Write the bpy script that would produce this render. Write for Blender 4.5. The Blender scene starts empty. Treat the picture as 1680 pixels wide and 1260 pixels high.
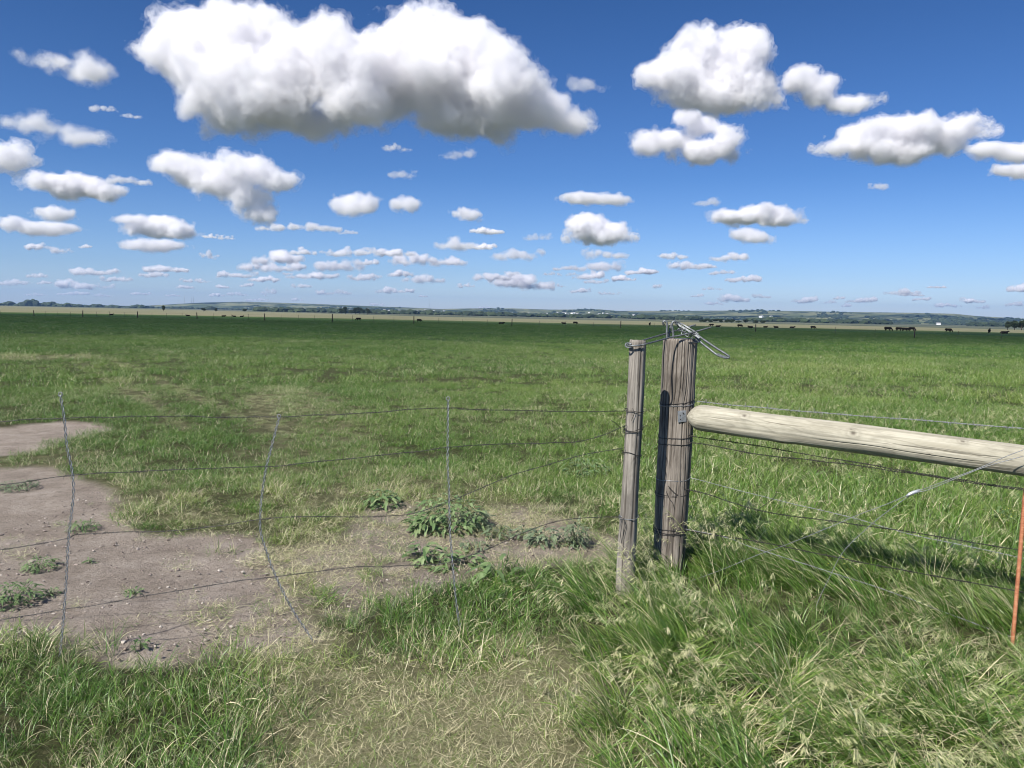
import bpy, math, random
import numpy as np
from mathutils import Vector, Matrix
S = bpy.context.scene
COL = S.collection
R = math.radians
rng = np.random.default_rng(11)
random.seed(11)

# ---------------------------------------------------------------- camera
W, H, F = 1680, 1260, 1245.0
CAM = Vector((0, 0, 1.6))
PITCH, ROLL = math.atan(118 / F), R(1.0)
FW = Vector((0, math.cos(PITCH), -math.sin(PITCH)))
_r0 = Vector((1, 0, 0)); _u0 = _r0.cross(FW)
RT = math.cos(ROLL) * _r0 + math.sin(ROLL) * _u0
UP = -math.sin(ROLL) * _r0 + math.cos(ROLL) * _u0
cam = bpy.data.cameras.new('camera'); co = bpy.data.objects.new('camera', cam); COL.objects.link(co)
cam.sensor_width = 36; cam.lens = F / W * 36; cam.clip_start = 0.05; cam.clip_end = 3e5
_M = Matrix((RT, UP, -FW)).transposed().to_4x4(); _M.translation = CAM; co.matrix_world = _M
S.camera = co

def ray(px, py):
    d = FW * F + RT * (px - W / 2) - UP * (py - H / 2)
    return d
def at(px, py, Y):
    d = ray(px, py); return CAM + d * (Y / d.y)
def onz(px, py, z=0.0):
    d = ray(px, py); return CAM + d * ((z - CAM.z) / d.z)
def yh(px):
    return 512 + (px - 840) * math.tan(ROLL)

# ---------------------------------------------------------------- noise (numpy)
def _hash(ix, iy, iz, seed):
    h = (ix * 374761393 + iy * 668265263 + iz * 2147483647 + seed * 974634541) & 0xffffffff
    h = ((h ^ (h >> 13)) * 1274126177) & 0xffffffff
    h = ((h ^ (h >> 16)) * 2246822519) & 0xffffffff
    return ((h ^ (h >> 15)) & 0xffffff) / float(0xffffff)
def vnoise(p, seed=0):
    i = np.floor(p).astype(np.int64); f = p - i; u = f * f * f * (f * (f * 6 - 15) + 10)
    r = 0
    for dx in (0, 1):
        wx = u[:, 0] if dx else 1 - u[:, 0]
        for dy in (0, 1):
            wy = u[:, 1] if dy else 1 - u[:, 1]
            for dz in (0, 1):
                wz = u[:, 2] if dz else 1 - u[:, 2]
                r = r + wx * wy * wz * _hash(i[:, 0] + dx, i[:, 1] + dy, i[:, 2] + dz, seed)
    return r * 2 - 1
def n2(x, y, s, seed=0, oct=3, rough=0.5):
    """fractal 2-D noise, feature size s"""
    x = np.asarray(x, float).ravel(); y = np.asarray(y, float).ravel()
    r = 0; a = 1; t = 0
    for o in range(oct):
        p = np.stack([x / s * 2 ** o + 31.7 * o, y / s * 2 ** o - 17.3 * o, np.full(len(x), seed * 3.37 + .5)], 1)
        r = r + a * vnoise(p, seed + o); t += a; a *= rough
    return r / t
def sstep(a, b, x):
    t = np.clip((x - a) / (b - a), 0, 1); return t * t * (3 - 2 * t)
def worley(p, seed=0):
    i = np.floor(p).astype(np.int64); best = np.full(len(p), 9.0)
    for dx in (-1, 0, 1):
        for dy in (-1, 0, 1):
            for dz in (-1, 0, 1):
                c = i + np.array((dx, dy, dz))
                q = np.stack([_hash(c[:, 0], c[:, 1], c[:, 2], seed + k) for k in (11, 12, 13)], 1) + c
                best = np.minimum(best, ((q - p) ** 2).sum(1))
    return np.sqrt(best)

# ---------------------------------------------------------------- mesh helpers
def raw_mesh(name, V, faces, smooth=True, k=None):
    """faces: (n,k) index array"""
    Q = np.asarray(faces, np.int32); k = Q.shape[1]
    me = bpy.data.meshes.new(name)
    me.vertices.add(len(V)); me.vertices.foreach_set('co', np.asarray(V, np.float32).ravel())
    me.loops.add(Q.size); me.loops.foreach_set('vertex_index', Q.ravel())
    me.polygons.add(len(Q)); me.polygons.foreach_set('loop_start', np.arange(len(Q), dtype=np.int32) * k)
    me.polygons.foreach_set('use_smooth', np.full(len(Q), smooth))
    me.update(calc_edges=True)
    return me
def fattr(me, name, vals, kind='FLOAT'):
    a = me.attributes.new(name, kind, 'POINT')
    a.data.foreach_set({'FLOAT': 'value', 'INT': 'value', 'FLOAT_VECTOR': 'vector', 'FLOAT_COLOR': 'color'}[kind], np.asarray(vals, np.int32 if kind == 'INT' else np.float32).ravel())
def link(name, me, mat=None, parent=None, loc=None, mw=None):
    o = bpy.data.objects.new(name, me); COL.objects.link(o)
    if mat is not None and me is not None and len(me.materials) == 0: me.materials.append(mat)
    if mw is not None: o.matrix_world = mw
    elif loc is not None: o.location = loc
    if parent is not None:
        o.parent = parent
        o.matrix_parent_inverse = parent.matrix_basis.inverted()
    return o
def tag(o, label=None, cat=None, group=None, kind=None):
    if label: o['label'] = label
    if cat: o['category'] = cat
    if group: o['group'] = group
    if kind: o['kind'] = kind
    return o
def thing(name, label, cat, loc=(0, 0, 0), group=None):
    o = bpy.data.objects.new(name, None); COL.objects.link(o); o.location = loc; o.empty_display_size = .1
    return tag(o, label, cat, group)
class MB:
    """collects quads / tris into one mesh"""
    def __init__(s): s.v = []; s.f = []; s.n = 0
    def add(s, V, Fc):
        s.v.append(np.asarray(V, float)); s.f += [tuple(int(i) + s.n for i in f) for f in Fc]; s.n += len(V)
    def tube(s, pts, r, sides=6, cap=True):
        P = np.asarray([tuple(p) for p in pts], float); n = len(P)
        rr = np.broadcast_to(np.asarray(r, float), (n,))
        T = np.gradient(P, axis=0); T /= np.linalg.norm(T, axis=1)[:, None] + 1e-12
        a = np.array((0, 0, 1.0)) if abs(T[0][2]) < .9 else np.array((1.0, 0, 0))
        N = np.cross(T[0], a); N /= np.linalg.norm(N)
        Ns = [N]
        for i in range(1, n):
            N = Ns[-1] - T[i] * np.dot(Ns[-1], T[i]); N /= np.linalg.norm(N) + 1e-12; Ns.append(N)
        Ns = np.array(Ns); B = np.cross(T, Ns)
        an = np.linspace(0, 2 * math.pi, sides, endpoint=False)
        V = P[:, None] + rr[:, None, None] * (Ns[:, None] * np.cos(an)[None, :, None] + B[:, None] * np.sin(an)[None, :, None])
        V = V.reshape(-1, 3); Fc = []
        for i in range(n - 1):
            for j in range(sides):
                k = (j + 1) % sides
                Fc.append((i * sides + j, i * sides + k, (i + 1) * sides + k, (i + 1) * sides + j))
        if cap:
            Fc.append(tuple(range(sides))[::-1]); Fc.append(tuple((n - 1) * sides + j for j in range(sides)))
        s.add(V, Fc)
    def box(s, c, hx, hy, hz, rot=None):
        V = np.array([(x, y, z) for x in (-1, 1) for y in (-1, 1) for z in (-1, 1)], float) * (hx, hy, hz)
        if rot is not None: V = V @ np.array(rot.to_3x3()).T
        s.add(V + np.array(tuple(c)), [(0, 1, 3, 2), (4, 6, 7, 5), (0, 4, 5, 1), (2, 3, 7, 6), (0, 2, 6, 4), (1, 5, 7, 3)])
    def mesh(s, name, smooth=True):
        me = bpy.data.meshes.new(name); V = np.concatenate(s.v)
        me.from_pydata(V.tolist(), [], s.f); me.polygons.foreach_set('use_smooth', np.full(len(me.polygons), smooth)); me.update()
        return me
def spline(pts, step):
    """Catmull-Rom through pts, resampled every `step` metres"""
    P = [Vector(p) for p in pts]
    P = [P[0] * 2 - P[1]] + P + [P[-1] * 2 - P[-2]]
    out = []
    for i in range(1, len(P) - 2):
        a, b, c, d = P[i - 1:i + 3]; m = max(2, int((c - b).length / step * 3))
        for k in range(m):
            t = k / m
            out.append(.5 * ((2 * b) + (c - a) * t + (2 * a - 5 * b + 4 * c - d) * t * t + (3 * b - a - 3 * c + d) * t ** 3))
    out.append(P[-2])
    A = np.array([tuple(p) for p in out]); L = np.r_[0, np.cumsum(np.linalg.norm(np.diff(A, axis=0), axis=1))]
    n = max(2, int(L[-1] / step) + 1); q = np.linspace(0, L[-1], n)
    return np.stack([np.interp(q, L, A[:, k]) for k in range(3)], 1)
def frames(A):
    T = np.gradient(A, axis=0); T /= np.linalg.norm(T, axis=1)[:, None] + 1e-12
    ref = np.where(np.abs(T[:, 2:3]) < .9, np.array([[0, 0, 1.0]]), np.array([[0, 1.0, 0]]))
    N = np.cross(T, ref); N /= np.linalg.norm(N, axis=1)[:, None]
    return T, N, np.cross(T, N)
def twisted(mb, pts, r, rh, pitch, barbs=0, sides=5, wob=0.0, seed=0):
    A = spline(pts, pitch / 8)
    if wob:
        s = np.arange(len(A)) * pitch / 8
        for k in range(3): A[:, k] += wob * vnoise(np.stack([s / .11, np.full(len(A), seed + .3), np.full(len(A), k * 9.1)], 1), seed)
    T, N, B = frames(A); ph = np.arange(len(A)) / 8 * 2 * math.pi
    for k in (0, math.pi):
        mb.tube(A + rh * (N * np.cos(ph + k)[:, None] + B * np.sin(ph + k)[:, None]), r, sides)
    if barbs:
        st = max(2, int(barbs / (pitch / 8))); rr = np.random.default_rng(seed)
        for i in range(rr.integers(2, st), len(A) - 3, st):
            a = rr.uniform(0, 6.28)
            for sgn in (1, -1):
                m = np.arange(0, 9) / 8 * 2 * math.pi * 1.3 + a
                c = A[i] + T[i] * sgn * .004
                loop = [c + (rh + r * 2) * (N[i] * math.cos(x) + B[i] * math.sin(x)) + T[i] * sgn * .002 * q for q, x in enumerate(m)]
                e = m[-1] + sgn * 1.2
                tip = loop[-1] + .020 * (N[i] * math.cos(e) + B[i] * math.sin(e)) + T[i] * .004 * sgn
                d0 = m[0] - 1.5
                tip0 = loop[0] + .020 * (N[i] * math.cos(d0) + B[i] * math.sin(d0))
                mb.tube([tip0] + loop + [tip], [r * .4] + [r * .9] * len(loop) + [r * .4], 4)

def surface_nets(G, origin, h):
    nx, ny, nz = G.shape; ins = G < 0
    c = [(a, b, d) for a in (0, 1) for b in (0, 1) for d in (0, 1)]
    sl = lambda A, d: A[d[0]:nx - 1 + d[0], d[1]:ny - 1 + d[1], d[2]:nz - 1 + d[2]]
    cnt = sum(sl(ins, d).astype(np.int8) for d in c)
    cell = (cnt > 0) & (cnt < 8)
    idx = np.full(cell.shape, -1, np.int64); ci = np.argwhere(cell); idx[cell] = np.arange(len(ci))
    acc = np.zeros((len(ci), 3)); n = np.zeros(len(ci))
    for a in c:
        for ax in range(3):
            if a[ax] == 0:
                b = list(a); b[ax] = 1; b = tuple(b)
                fa = G[ci[:, 0] + a[0], ci[:, 1] + a[1], ci[:, 2] + a[2]]; fb = G[ci[:, 0] + b[0], ci[:, 1] + b[1], ci[:, 2] + b[2]]
                m = (fa < 0) != (fb < 0); t = np.where(m, fa / np.where(m, fa - fb, 1), 0)
                pos = np.tile(np.array(a, float), (len(ci), 1)); pos[:, ax] = t
                acc[m] += pos[m]; n[m] += 1
    V = (ci + acc / n[:, None]) * h + np.array(origin); Qs = []
    for ax in range(3):
        b = [slice(None)] * 3; e = [slice(None)] * 3; b[ax] = slice(0, -1); e[ax] = slice(1, None)
        ch = np.argwhere(ins[tuple(b)] != ins[tuple(e)]); o = [k for k in range(3) if k != ax]
        ch = ch[(ch[:, o[0]] > 0) & (ch[:, o[1]] > 0) & (ch[:, o[0]] < G.shape[o[0]] - 1) & (ch[:, o[1]] < G.shape[o[1]] - 1)]
        def I(d0, d1):
            k = ch.copy(); k[:, o[0]] -= d0; k[:, o[1]] -= d1; return idx[k[:, 0], k[:, 1], k[:, 2]]
        q = np.stack([I(1, 1), I(0, 1), I(0, 0), I(1, 0)], 1); fl = ins[ch[:, 0], ch[:, 1], ch[:, 2]]
        if ax == 1: fl = ~fl
        q[~fl] = q[~fl][:, ::-1]; Qs.append(q)
    return V, np.concatenate(Qs)

# ---------------------------------------------------------------- material helpers
def new_mat(name):
    m = bpy.data.materials.new(name); m.use_nodes = True; n = m.node_tree
    b = n.nodes['Principled BSDF']; return m, n, b
def nd(n, t, **kw):
    x = n.nodes.new(t)
    for k, v in kw.items():
        if k.startswith('i_'):
            key = k[2:]; x.inputs[int(key) if key.isdigit() else key.replace('_', ' ')].default_value = v
        else: setattr(x, k, v)
    return x
def L(n, a, b): n.links.new(a, b)
def ramp(n, fac, stops, interp='LINEAR'):
    r = nd(n, 'ShaderNodeValToRGB'); r.color_ramp.interpolation = interp
    e = r.color_ramp.elements
    while len(e) < len(stops): e.new(.5)
    for k, (p, c) in enumerate(stops): e[k].position = p; e[k].color = (*c, 1) if len(c) == 3 else c
    L(n, fac, r.inputs[0]); return r.outputs[0]
def mixc(n, fac, a, b, bt='MIX'):
    m = nd(n, 'ShaderNodeMix', data_type='RGBA', blend_type=bt)
    if isinstance(fac, (int, float)): m.inputs[0].default_value = fac
    else: L(n, fac, m.inputs[0])
    for s, v in ((6, a), (7, b)):
        if isinstance(v, tuple): m.inputs[s].default_value = (*v, 1)
        else: L(n, v, m.inputs[s])
    return m.outputs[2]
def mth(n, op, a, b=None, clamp=False):
    m = nd(n, 'ShaderNodeMath', operation=op, use_clamp=clamp)
    for k, v in enumerate((a, b)):
        if v is None: continue
        if isinstance(v, (int, float)): m.inputs[k].default_value = v
        else: L(n, v, m.inputs[k])
    return m.outputs[0]
def noise(n, vec, scale, detail=4, rough=.55, dist=0):
    t = nd(n, 'ShaderNodeTexNoise'); t.inputs['Scale'].default_value = scale; t.inputs['Detail'].default_value = detail
    t.inputs['Roughness'].default_value = rough; t.inputs['Distortion'].default_value = dist
    if vec is not None: L(n, vec, t.inputs['Vector'])
    return t.outputs['Fac']
def attr(n, name, typ='GEOMETRY'):
    a = nd(n, 'ShaderNodeAttribute', attribute_name=name, attribute_type=typ); return a
def bump(n, h, strength, dist=.01):
    b = nd(n, 'ShaderNodeBump'); b.inputs['Strength'].default_value = strength; b.inputs['Distance'].default_value = dist
    L(n, h, b.inputs['Height']); return b.outputs[0]
def mapping(n, vec, scale):
    m = nd(n, 'ShaderNodeMapping'); m.inputs['Scale'].default_value = scale; L(n, vec, m.inputs['Vector']); return m.outputs[0]

# ---------------------------------------------------------------- light and sky
EL, AZ = R(45), R(180 + 37)
SUN = Vector((math.sin(AZ) * math.cos(EL), math.cos(AZ) * math.cos(EL), math.sin(EL)))
w = bpy.data.worlds.new('World'); S.world = w; w.use_nodes = True
wn = w.node_tree; sky = nd(wn, 'ShaderNodeTexSky', sky_type='NISHITA', sun_disc=False)
sky.sun_elevation = EL; sky.sun_rotation = AZ; sky.air_density = 1.0; sky.dust_density = 0.35; sky.ozone_density = 3.0; sky.altitude = 500
tcw = nd(wn, 'ShaderNodeTexCoord'); sxw = nd(wn, 'ShaderNodeSeparateXYZ'); L(wn, tcw.outputs['Generated'], sxw.inputs[0])
tint = ramp(wn, sxw.outputs[2], [(0, (.62, .70, .96)), (.05, (.46, .57, .82)), (.17, (.27, .43, .68)), (.40, (.175, .335, .56)), (1, (.165, .32, .54))])
hs = nd(wn, 'ShaderNodeMix', data_type='RGBA', blend_type='MULTIPLY'); hs.inputs[0].default_value = 1; L(wn, sky.outputs[0], hs.inputs[6]); L(wn, tint, hs.inputs[7])
bg = wn.nodes['Background']; L(wn, hs.outputs[2], bg.inputs[0]); bg.inputs[1].default_value = .10
sl = bpy.data.lights.new('sun', 'SUN'); sl.energy = 4.6; sl.angle = R(.5); sl.color = (1, .955, .89)
so = bpy.data.objects.new('sun', sl); COL.objects.link(so); so.rotation_euler = SUN.to_track_quat('Z', 'Y').to_euler(); so.location = (-5, -5, 10)
S.view_settings.view_transform = 'Standard'; S.view_settings.look = 'None'; S.view_settings.exposure = 0.62; S.view_settings.gamma = 1
c = S.cycles
c.max_bounces = 20; c.diffuse_bounces = 4; c.glossy_bounces = 3; c.transmission_bounces = 4; c.volume_bounces = 18; c.transparent_max_bounces = 8
S.render.filter_size = 1.0; c.pixel_filter_type = 'BLACKMAN_HARRIS'; c.filter_width = 1.0; c.use_denoising = True; c.denoiser = 'OPENIMAGEDENOISE'; c.denoising_input_passes = 'RGB_ALBEDO_NORMAL'; c.denoising_prefilter = 'ACCURATE'
c.caustics_reflective = False; c.caustics_refractive = False; c.use_adaptive_sampling = False
c.volume_step_rate = .3

# ---------------------------------------------------------------- terrain
_D = np.array([0, 15, 120, 330, 1000, 3000, 6000, 9000, 14000, 40000.])
_ZL = np.array([0, 0, -.2, -2.1, -4.2, -8, -12, -14, -14, -14.])
_ZC = np.array([0, 0, -.75, -2.4, -7.2, -15, -24, -30, -30, -30.])
_ZR = np.array([0, 0, -1.0, -2.6, -8.0, -18, -30, -36, -36, -36.])
def ground_z(x, y, fine=True):
    x = np.atleast_1d(np.asarray(x, float)); y = np.atleast_1d(np.asarray(y, float)); D = np.hypot(x, y)
    s = np.clip(np.arctan2(x, np.maximum(y, 1e-6)) / R(34), -1.2, 1.2); s = np.where(y < 0, 0, s)
    q = np.log(D + 8); k = np.log(_D + 8)
    l, m, r = (np.interp(q, k, Z) for Z in (_ZL, _ZC, _ZR))
    z = np.where(s < 0, m + (l - m) * -s, m + (r - m) * s)
    z = z + .10 * sstep(15, 60, D) * n2(x, y, 30, 5, 2)
    if fine:
        near = 1 - sstep(12, 30, D)
        z = z + near * (.022 * n2(x, y, 1.1, 2, 2) + .010 * n2(x, y, .28, 3, 3))
    return z
def gz(x, y): return float(ground_z(x, y)[0])
def ray_ground(px, py, dmax=900):
    d = ray(px, py).normalized(); t = np.geomspace(2, dmax, 4000)
    X, Y, Z = CAM.x + d.x * t, CAM.y + d.y * t, CAM.z + d.z * t
    b = np.nonzero(Z < ground_z(X, Y, False))[0]
    i = b[0] if len(b) else len(t) - 1
    return Vector((X[i], Y[i], gz(X[i], Y[i])))
def poly(pts):
    return np.array([tuple(onz(*p))[:2] for p in pts])
def sdist(P, V):
    """signed distance to polygon V (negative inside)"""
    d = np.full(len(P), 1e9); ins = np.zeros(len(P), bool)
    for i in range(len(V)):
        a, b = V[i], V[(i + 1) % len(V)]; e = b - a; w_ = P - a
        t = np.clip((w_ @ e) / (e @ e + 1e-12), 0, 1); d = np.minimum(d, np.hypot(*(w_ - t[:, None] * e).T))
        cnd = ((a[1] <= P[:, 1]) & (b[1] > P[:, 1])) | ((b[1] <= P[:, 1]) & (a[1] > P[:, 1]))
        with np.errstate(divide='ignore', invalid='ignore'):
            xx = a[0] + (P[:, 1] - a[1]) / (b[1] - a[1]) * e[0]
        ins ^= cnd & (P[:, 0] < xx)
    return np.where(ins, -d, d)
def region(x, y, polys, soft=.12, warp=.18, seed=0, ws=.35):
    x = np.asarray(x, float); y = np.asarray(y, float); out = np.zeros(len(x)); m = (np.hypot(x, y) < 45)
    if m.any():
        P = np.stack([x[m], y[m]], 1)
        d = np.min([sdist(P, V) for V in polys], axis=0) + warp * n2(P[:, 0], P[:, 1], ws, seed + 40, 4, .6)
        out[m] = 1 - sstep(-soft, soft, d)
    return out
DIRT = [poly([(-700, 770), (-100, 772), (60, 762), (120, 778), (165, 800), (225, 850), (250, 872), (420, 872), (436, 900), (470, 960), (505, 1010), (520, 1048), (430, 1075), (300, 1092), (200, 1085), (150, 1068), (0, 1056), (-700, 1060)]),
        poly([(-300, 706), (0, 700), (90, 690), (176, 692), (180, 706), (110, 722), (70, 742), (0, 748), (-300, 756)])]
DIRT2 = [poly([(440, 900), (560, 890), (600, 836), (640, 822), (700, 828), (770, 842), (840, 826), (905, 832), (960, 866), (1012, 890), (1012, 922), (900, 926), (830, 934), (740, 950), (680, 966), (610, 1000), (520, 1010), (480, 985)])]
SPARSE = [poly([(-300, 745), (0, 742), (100, 730), (150, 745), (110, 772), (0, 768), (-300, 775)]), poly([(430, 640), (450, 632), (560, 650), (640, 760), (780, 780), (920, 830), (980, 870), (700, 870), (600, 860), (560, 900), (560, 1000), (540, 1060), (470, 1050), (430, 880), (400, 740)]), poly([(90, 748), (200, 770), (330, 790), (420, 850), (250, 862), (160, 792)])]
DRY = [poly([(420, 1085), (540, 1045), (600, 1075), (760, 1085), (860, 1060), (960, 1090), (1010, 1150), (1010, 1400), (380, 1400), (430, 1220), (500, 1150)])]
TALL = [poly([(925, 1010), (1000, 955), (1060, 925), (1200, 888), (1400, 900), (1700, 960), (2300, 1000), (2300, 1500), (900, 1500), (985, 1200), (975, 1100)])]
LUSHL = [poly([(-500, 1060), (0, 1066), (60, 1060), (150, 1068), (300, 1098), (420, 1120), (480, 1170), (430, 1260), (420, 1400), (-500, 1400)])]
LUSHM = [poly([(600, 985), (700, 965), (880, 930), (1015, 925), (1060, 960), (1000, 1000), (960, 1040), (940, 1080), (800, 1080), (640, 1075), (560, 1030)])]
TRACK = [poly([(168, 584), (178, 583), (262, 620), (350, 660), (455, 698), (436, 702), (336, 663), (248, 622)]), poly([(120, 590), (132, 589), (205, 630), (270, 670), (330, 706), (308, 708), (250, 672), (188, 632)]), poly([(400, 655), (430, 650), (470, 690), (455, 715), (410, 700)]), poly([(-60, 588), (60, 590), (150, 586), (150, 578), (40, 580), (-60, 580)])]
# ---------------------------------------------------------------- ground sheet
def azs():
    a = np.concatenate([np.arange(-42, 42, .17), np.arange(42, 318, 4.0)]); return np.radians(a)
_az = azs(); _rd = np.concatenate([[.4, .9, 1.4], np.geomspace(1.9, 14, 210), np.geomspace(14.2, 400, 190), np.geomspace(410, 16000, 110)])
Rr, Aa = np.meshgrid(_rd, _az, indexing='ij'); gx = (Rr * np.sin(Aa)).ravel(); gy = (Rr * np.cos(Aa)).ravel()
gzv = ground_z(gx, gy)
near = np.hypot(gx, gy) < 45
dirt = region(gx, gy, DIRT, .09, .13, 0); dirt2 = region(gx, gy, DIRT2, .16, .3, 1); spar = region(gx, gy, SPARSE, .3, .4, 2)
dry = region(gx, gy, DRY, .25, .35, 3); trk = region(gx, gy, TRACK, .3, .3, 4, 1.0)
bare = np.maximum(dirt, dirt2 * .8)
mb_ = np.hypot(gx, gy) < 14
gzv[mb_] += bare[mb_] * (-.018 + .006 * n2(gx[mb_], gy[mb_], .09, 9, 3)) + .010 * (bare[mb_] * n2(gx[mb_], gy[mb_], .5, 12, 2))
nR, nA = Rr.shape
i = np.arange(nR - 1)[:, None] * nA; j = np.arange(nA)[None, :]; k = (j + 1) % nA
Q = np.stack([i + j, i + nA + j, i + nA + k, i + k], -1).reshape(-1, 4)
V = np.stack([gx, gy, gzv], 1); V = np.r_[V, [[0, 0, 0]]]
# close the middle with quads (pairs of sectors)
cidx = len(V) - 1; jj = np.arange(0, nA - nA % 2, 2)
mid = np.stack([np.full(len(jj), cidx), jj, (jj + 1) % nA, (jj + 2) % nA], 1)
Q = np.r_[Q, mid]
me = raw_mesh('ground', V, Q[:, ::-1])
pad = lambda a: np.r_[a, 0]
fattr(me, 'dirt', pad(dirt)); fattr(me, 'dirt2', pad(dirt2)); fattr(me, 'sparse', pad(np.maximum(spar * .8, trk * .9))); fattr(me, 'dry', pad(dry))
# field -> hay plain -> far plain weights
Dg = np.hypot(gx, gy); sg = np.degrees(np.arctan2(gx, gy)); wob_ = n2(np.sin(np.radians(sg)) * 60, Dg / 400, 6, 70, 3)
crest = np.interp(sg, [-34, -15, 0, 34], [420, 330, 280, 300]) * (1 + .07 * wob_)
yend = np.interp(sg, [-34, -22, -8, 0, 20, 34], [2900, 2300, 1200, 1050, 1000, 1000]) * (1 + .2 * wob_)
fattr(me, 'hay', pad(sstep(0, 1, (Dg - crest) / 12) * (1 - sstep(0, 1, (Dg - yend) / 150))))
fattr(me, 'farp', pad(sstep(0, 1, (Dg - yend) / 150)))
fattr(me, 'edge', pad(np.where(gy > 0, sstep(-90, -10, Dg - crest) * (1 - sstep(0, 12, Dg - crest)), 0)))
M_ground, n, b = new_mat('soil and pasture')
geo = nd(n, 'ShaderNodeNewGeometry'); P = geo.outputs['Position']
A = lambda s: attr(n, s).outputs['Fac']
soil = ramp(n, noise(n, P, 3.1, 8, .62), [(.32, (.26, .214, .170)), (.5, (.365, .308, .250)), (.68, (.455, .39, .325))])
grit = noise(n, P, 110, 4, .7)
soil = mixc(n, mth(n, 'MULTIPLY', ramp(n, grit, [(.54, (0, 0, 0)), (.64, (1, 1, 1))]), .55), soil, (.46, .40, .35))
soil = mixc(n, mth(n, 'MULTIPLY', ramp(n, noise(n, P, 75, 4, .7), [(.36, (1, 1, 1)), (.46, (0, 0, 0))]), .75), soil, (.12, .094, .074))
soil = mixc(n, mth(n, 'MULTIPLY', ramp(n, noise(n, P, 14, 5, .7), [(.34, (1, 1, 1)), (.46, (0, 0, 0))]), .45), soil, (.17, .135, .108))
thatch = ramp(n, noise(n, P, 22, 6, .7), [(.3, (.030, .036, .013)), (.5, (.058, .064, .025)), (.7, (.12, .115, .055))])
field = ramp(n, noise(n, mapping(n, P, (.05, .16, .2)), 1, 8, .65), [(.3, (.042, .098, .020)), (.5, (.066, .13, .028)), (.7, (.105, .165, .042))])
vd = nd(n, 'ShaderNodeVectorMath', operation='LENGTH'); L(n, P, vd.inputs[0])
farw = nd(n, 'ShaderNodeMapRange'); farw.inputs[1].default_value = 18; farw.inputs[2].default_value = 70; L(n, vd.outputs['Value'], farw.inputs[0])
base = mixc(n, farw.outputs[0], thatch, field)
drysoil = ramp(n, noise(n, P, 30, 6, .7), [(.3, (.17, .165, .085)), (.6, (.34, .32, .18))])
base = mixc(n, mth(n, 'MULTIPLY', A('dry'), .8), base, drysoil)
base = mixc(n, mth(n, 'MULTIPLY', mth(n, 'MULTIPLY', A('sparse'), ramp(n, noise(n, P, 4.5, 5, .65), [(.38, (.1, .1, .1)), (.62, (1, 1, 1))])), .60), base, drysoil)
dmask = mth(n, 'MAXIMUM', A('dirt'), mth(n, 'MULTIPLY', A('dirt2'), .85))
base = mixc(n, dmask, base, soil)
base = mixc(n, mth(n, 'MULTIPLY', A('edge'), .45), base, (.075, .070, .040))
hay = ramp(n, noise(n, mapping(n, P, (.004, .012, .02)), 1, 6, .6), [(.35, (.165, .165, .09)), (.5, (.215, .20, .12)), (.65, (.165, .18, .09))])
base = mixc(n, A('hay'), base, hay)
farp = ramp(n, noise(n, mapping(n, P, (.0012, .003, .01)), 1, 5, .6), [(.38, (.055, .072, .045)), (.5, (.10, .112, .07)), (.6, (.165, .162, .105)), (.68, (.065, .082, .05))])
base = mixc(n, A('farp'), base, farp)
L(n, base, b.inputs['Base Color']); b.inputs['Roughness'].default_value = .95; b.inputs['Specular IOR Level'].default_value = .15
L(n, bump(n, mth(n, 'ADD', noise(n, P, 38, 8, .75), mth(n, 'MULTIPLY', grit, .5)), .95, .03), b.inputs['Normal'])
tag(link('ground', me, M_ground), 'bare dirt gateway, roadside verge and pasture running out to the far hay plain', None, None, 'structure')

# ---------------------------------------------------------------- distant hills
SKY = [(-260, 499), (0, 499), (230, 502), (270, 500), (330, 496.5), (400, 495), (500, 498), (600, 502), (680, 505), (720, 507), (770, 506), (840, 506), (900, 508), (980, 507.5), (1010, 510), (1100, 510), (1240, 509.5), (1400, 512), (1500, 513.5), (1560, 515), (1600, 519), (1680, 523), (1950, 530)]
ha = np.radians(np.arange(-42, 42, .07)); hr = np.linspace(0, 1, 60)
pxs = W / 2 + F * np.tan(ha); skyy = np.interp(pxs, [s[0] for s in SKY], [s[1] for s in SKY])
DR = 9400.0
top = CAM.z + (512 + (pxs - 840) * math.tan(ROLL) - skyy) / F * DR * np.cos(ha) * 1.0
r0h = np.interp(pxs, [0, 300, 700, 1000, 1300, 1700], [8400, 7600, 6400, 5400, 4800, 4300])
hx, hy, hz = [], [], []
base_z = ground_z(np.sin(ha) * r0h, np.cos(ha) * r0h, False)
for t in hr:
    D = r0h + (DR - r0h) * t if t <= 1 else DR
    x, y = D * np.sin(ha), D * np.cos(ha)
    g = n2(x, y, 900, 81, 5, .55); gl = 1 - np.abs(n2(x, y, 520, 85, 4, .5))
    hgt = (top - base_z + 4)
    prof = sstep(0, 1, t) * .75 + t * .25
    z = base_z - 4 + hgt * prof + 22 * (gl - .75) * np.sin(math.pi * t) * np.clip(hgt / 60, .1, 1) * 1.2 + g * 14 * np.sin(math.pi * t)
    hx.append(x); hy.append(y); hz.append(z)
for dd, dz in ((1500, -25), (4200, -90)):
    hx.append((DR + dd) * np.sin(ha)); hy.append((DR + dd) * np.cos(ha)); hz.append(hz[len(hr) - 1] + dz)
hx, hy, hz = map(np.array, (hx, hy, hz)); hz = np.maximum(hz, -43); nR, nA = hx.shape
i = np.arange(nR - 1)[:, None] * nA; j = np.arange(nA - 1)[None, :]
Q = np.stack([i + j, i + j + 1, i + nA + j + 1, i + nA + j], -1).reshape(-1, 4)
me = raw_mesh('hills', np.stack([hx.ravel(), hy.ravel(), hz.ravel()], 1), Q)
M_hill, n, b = new_mat('hill grassland')
geo = nd(n, 'ShaderNodeNewGeometry'); P = geo.outputs['Position']
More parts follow.
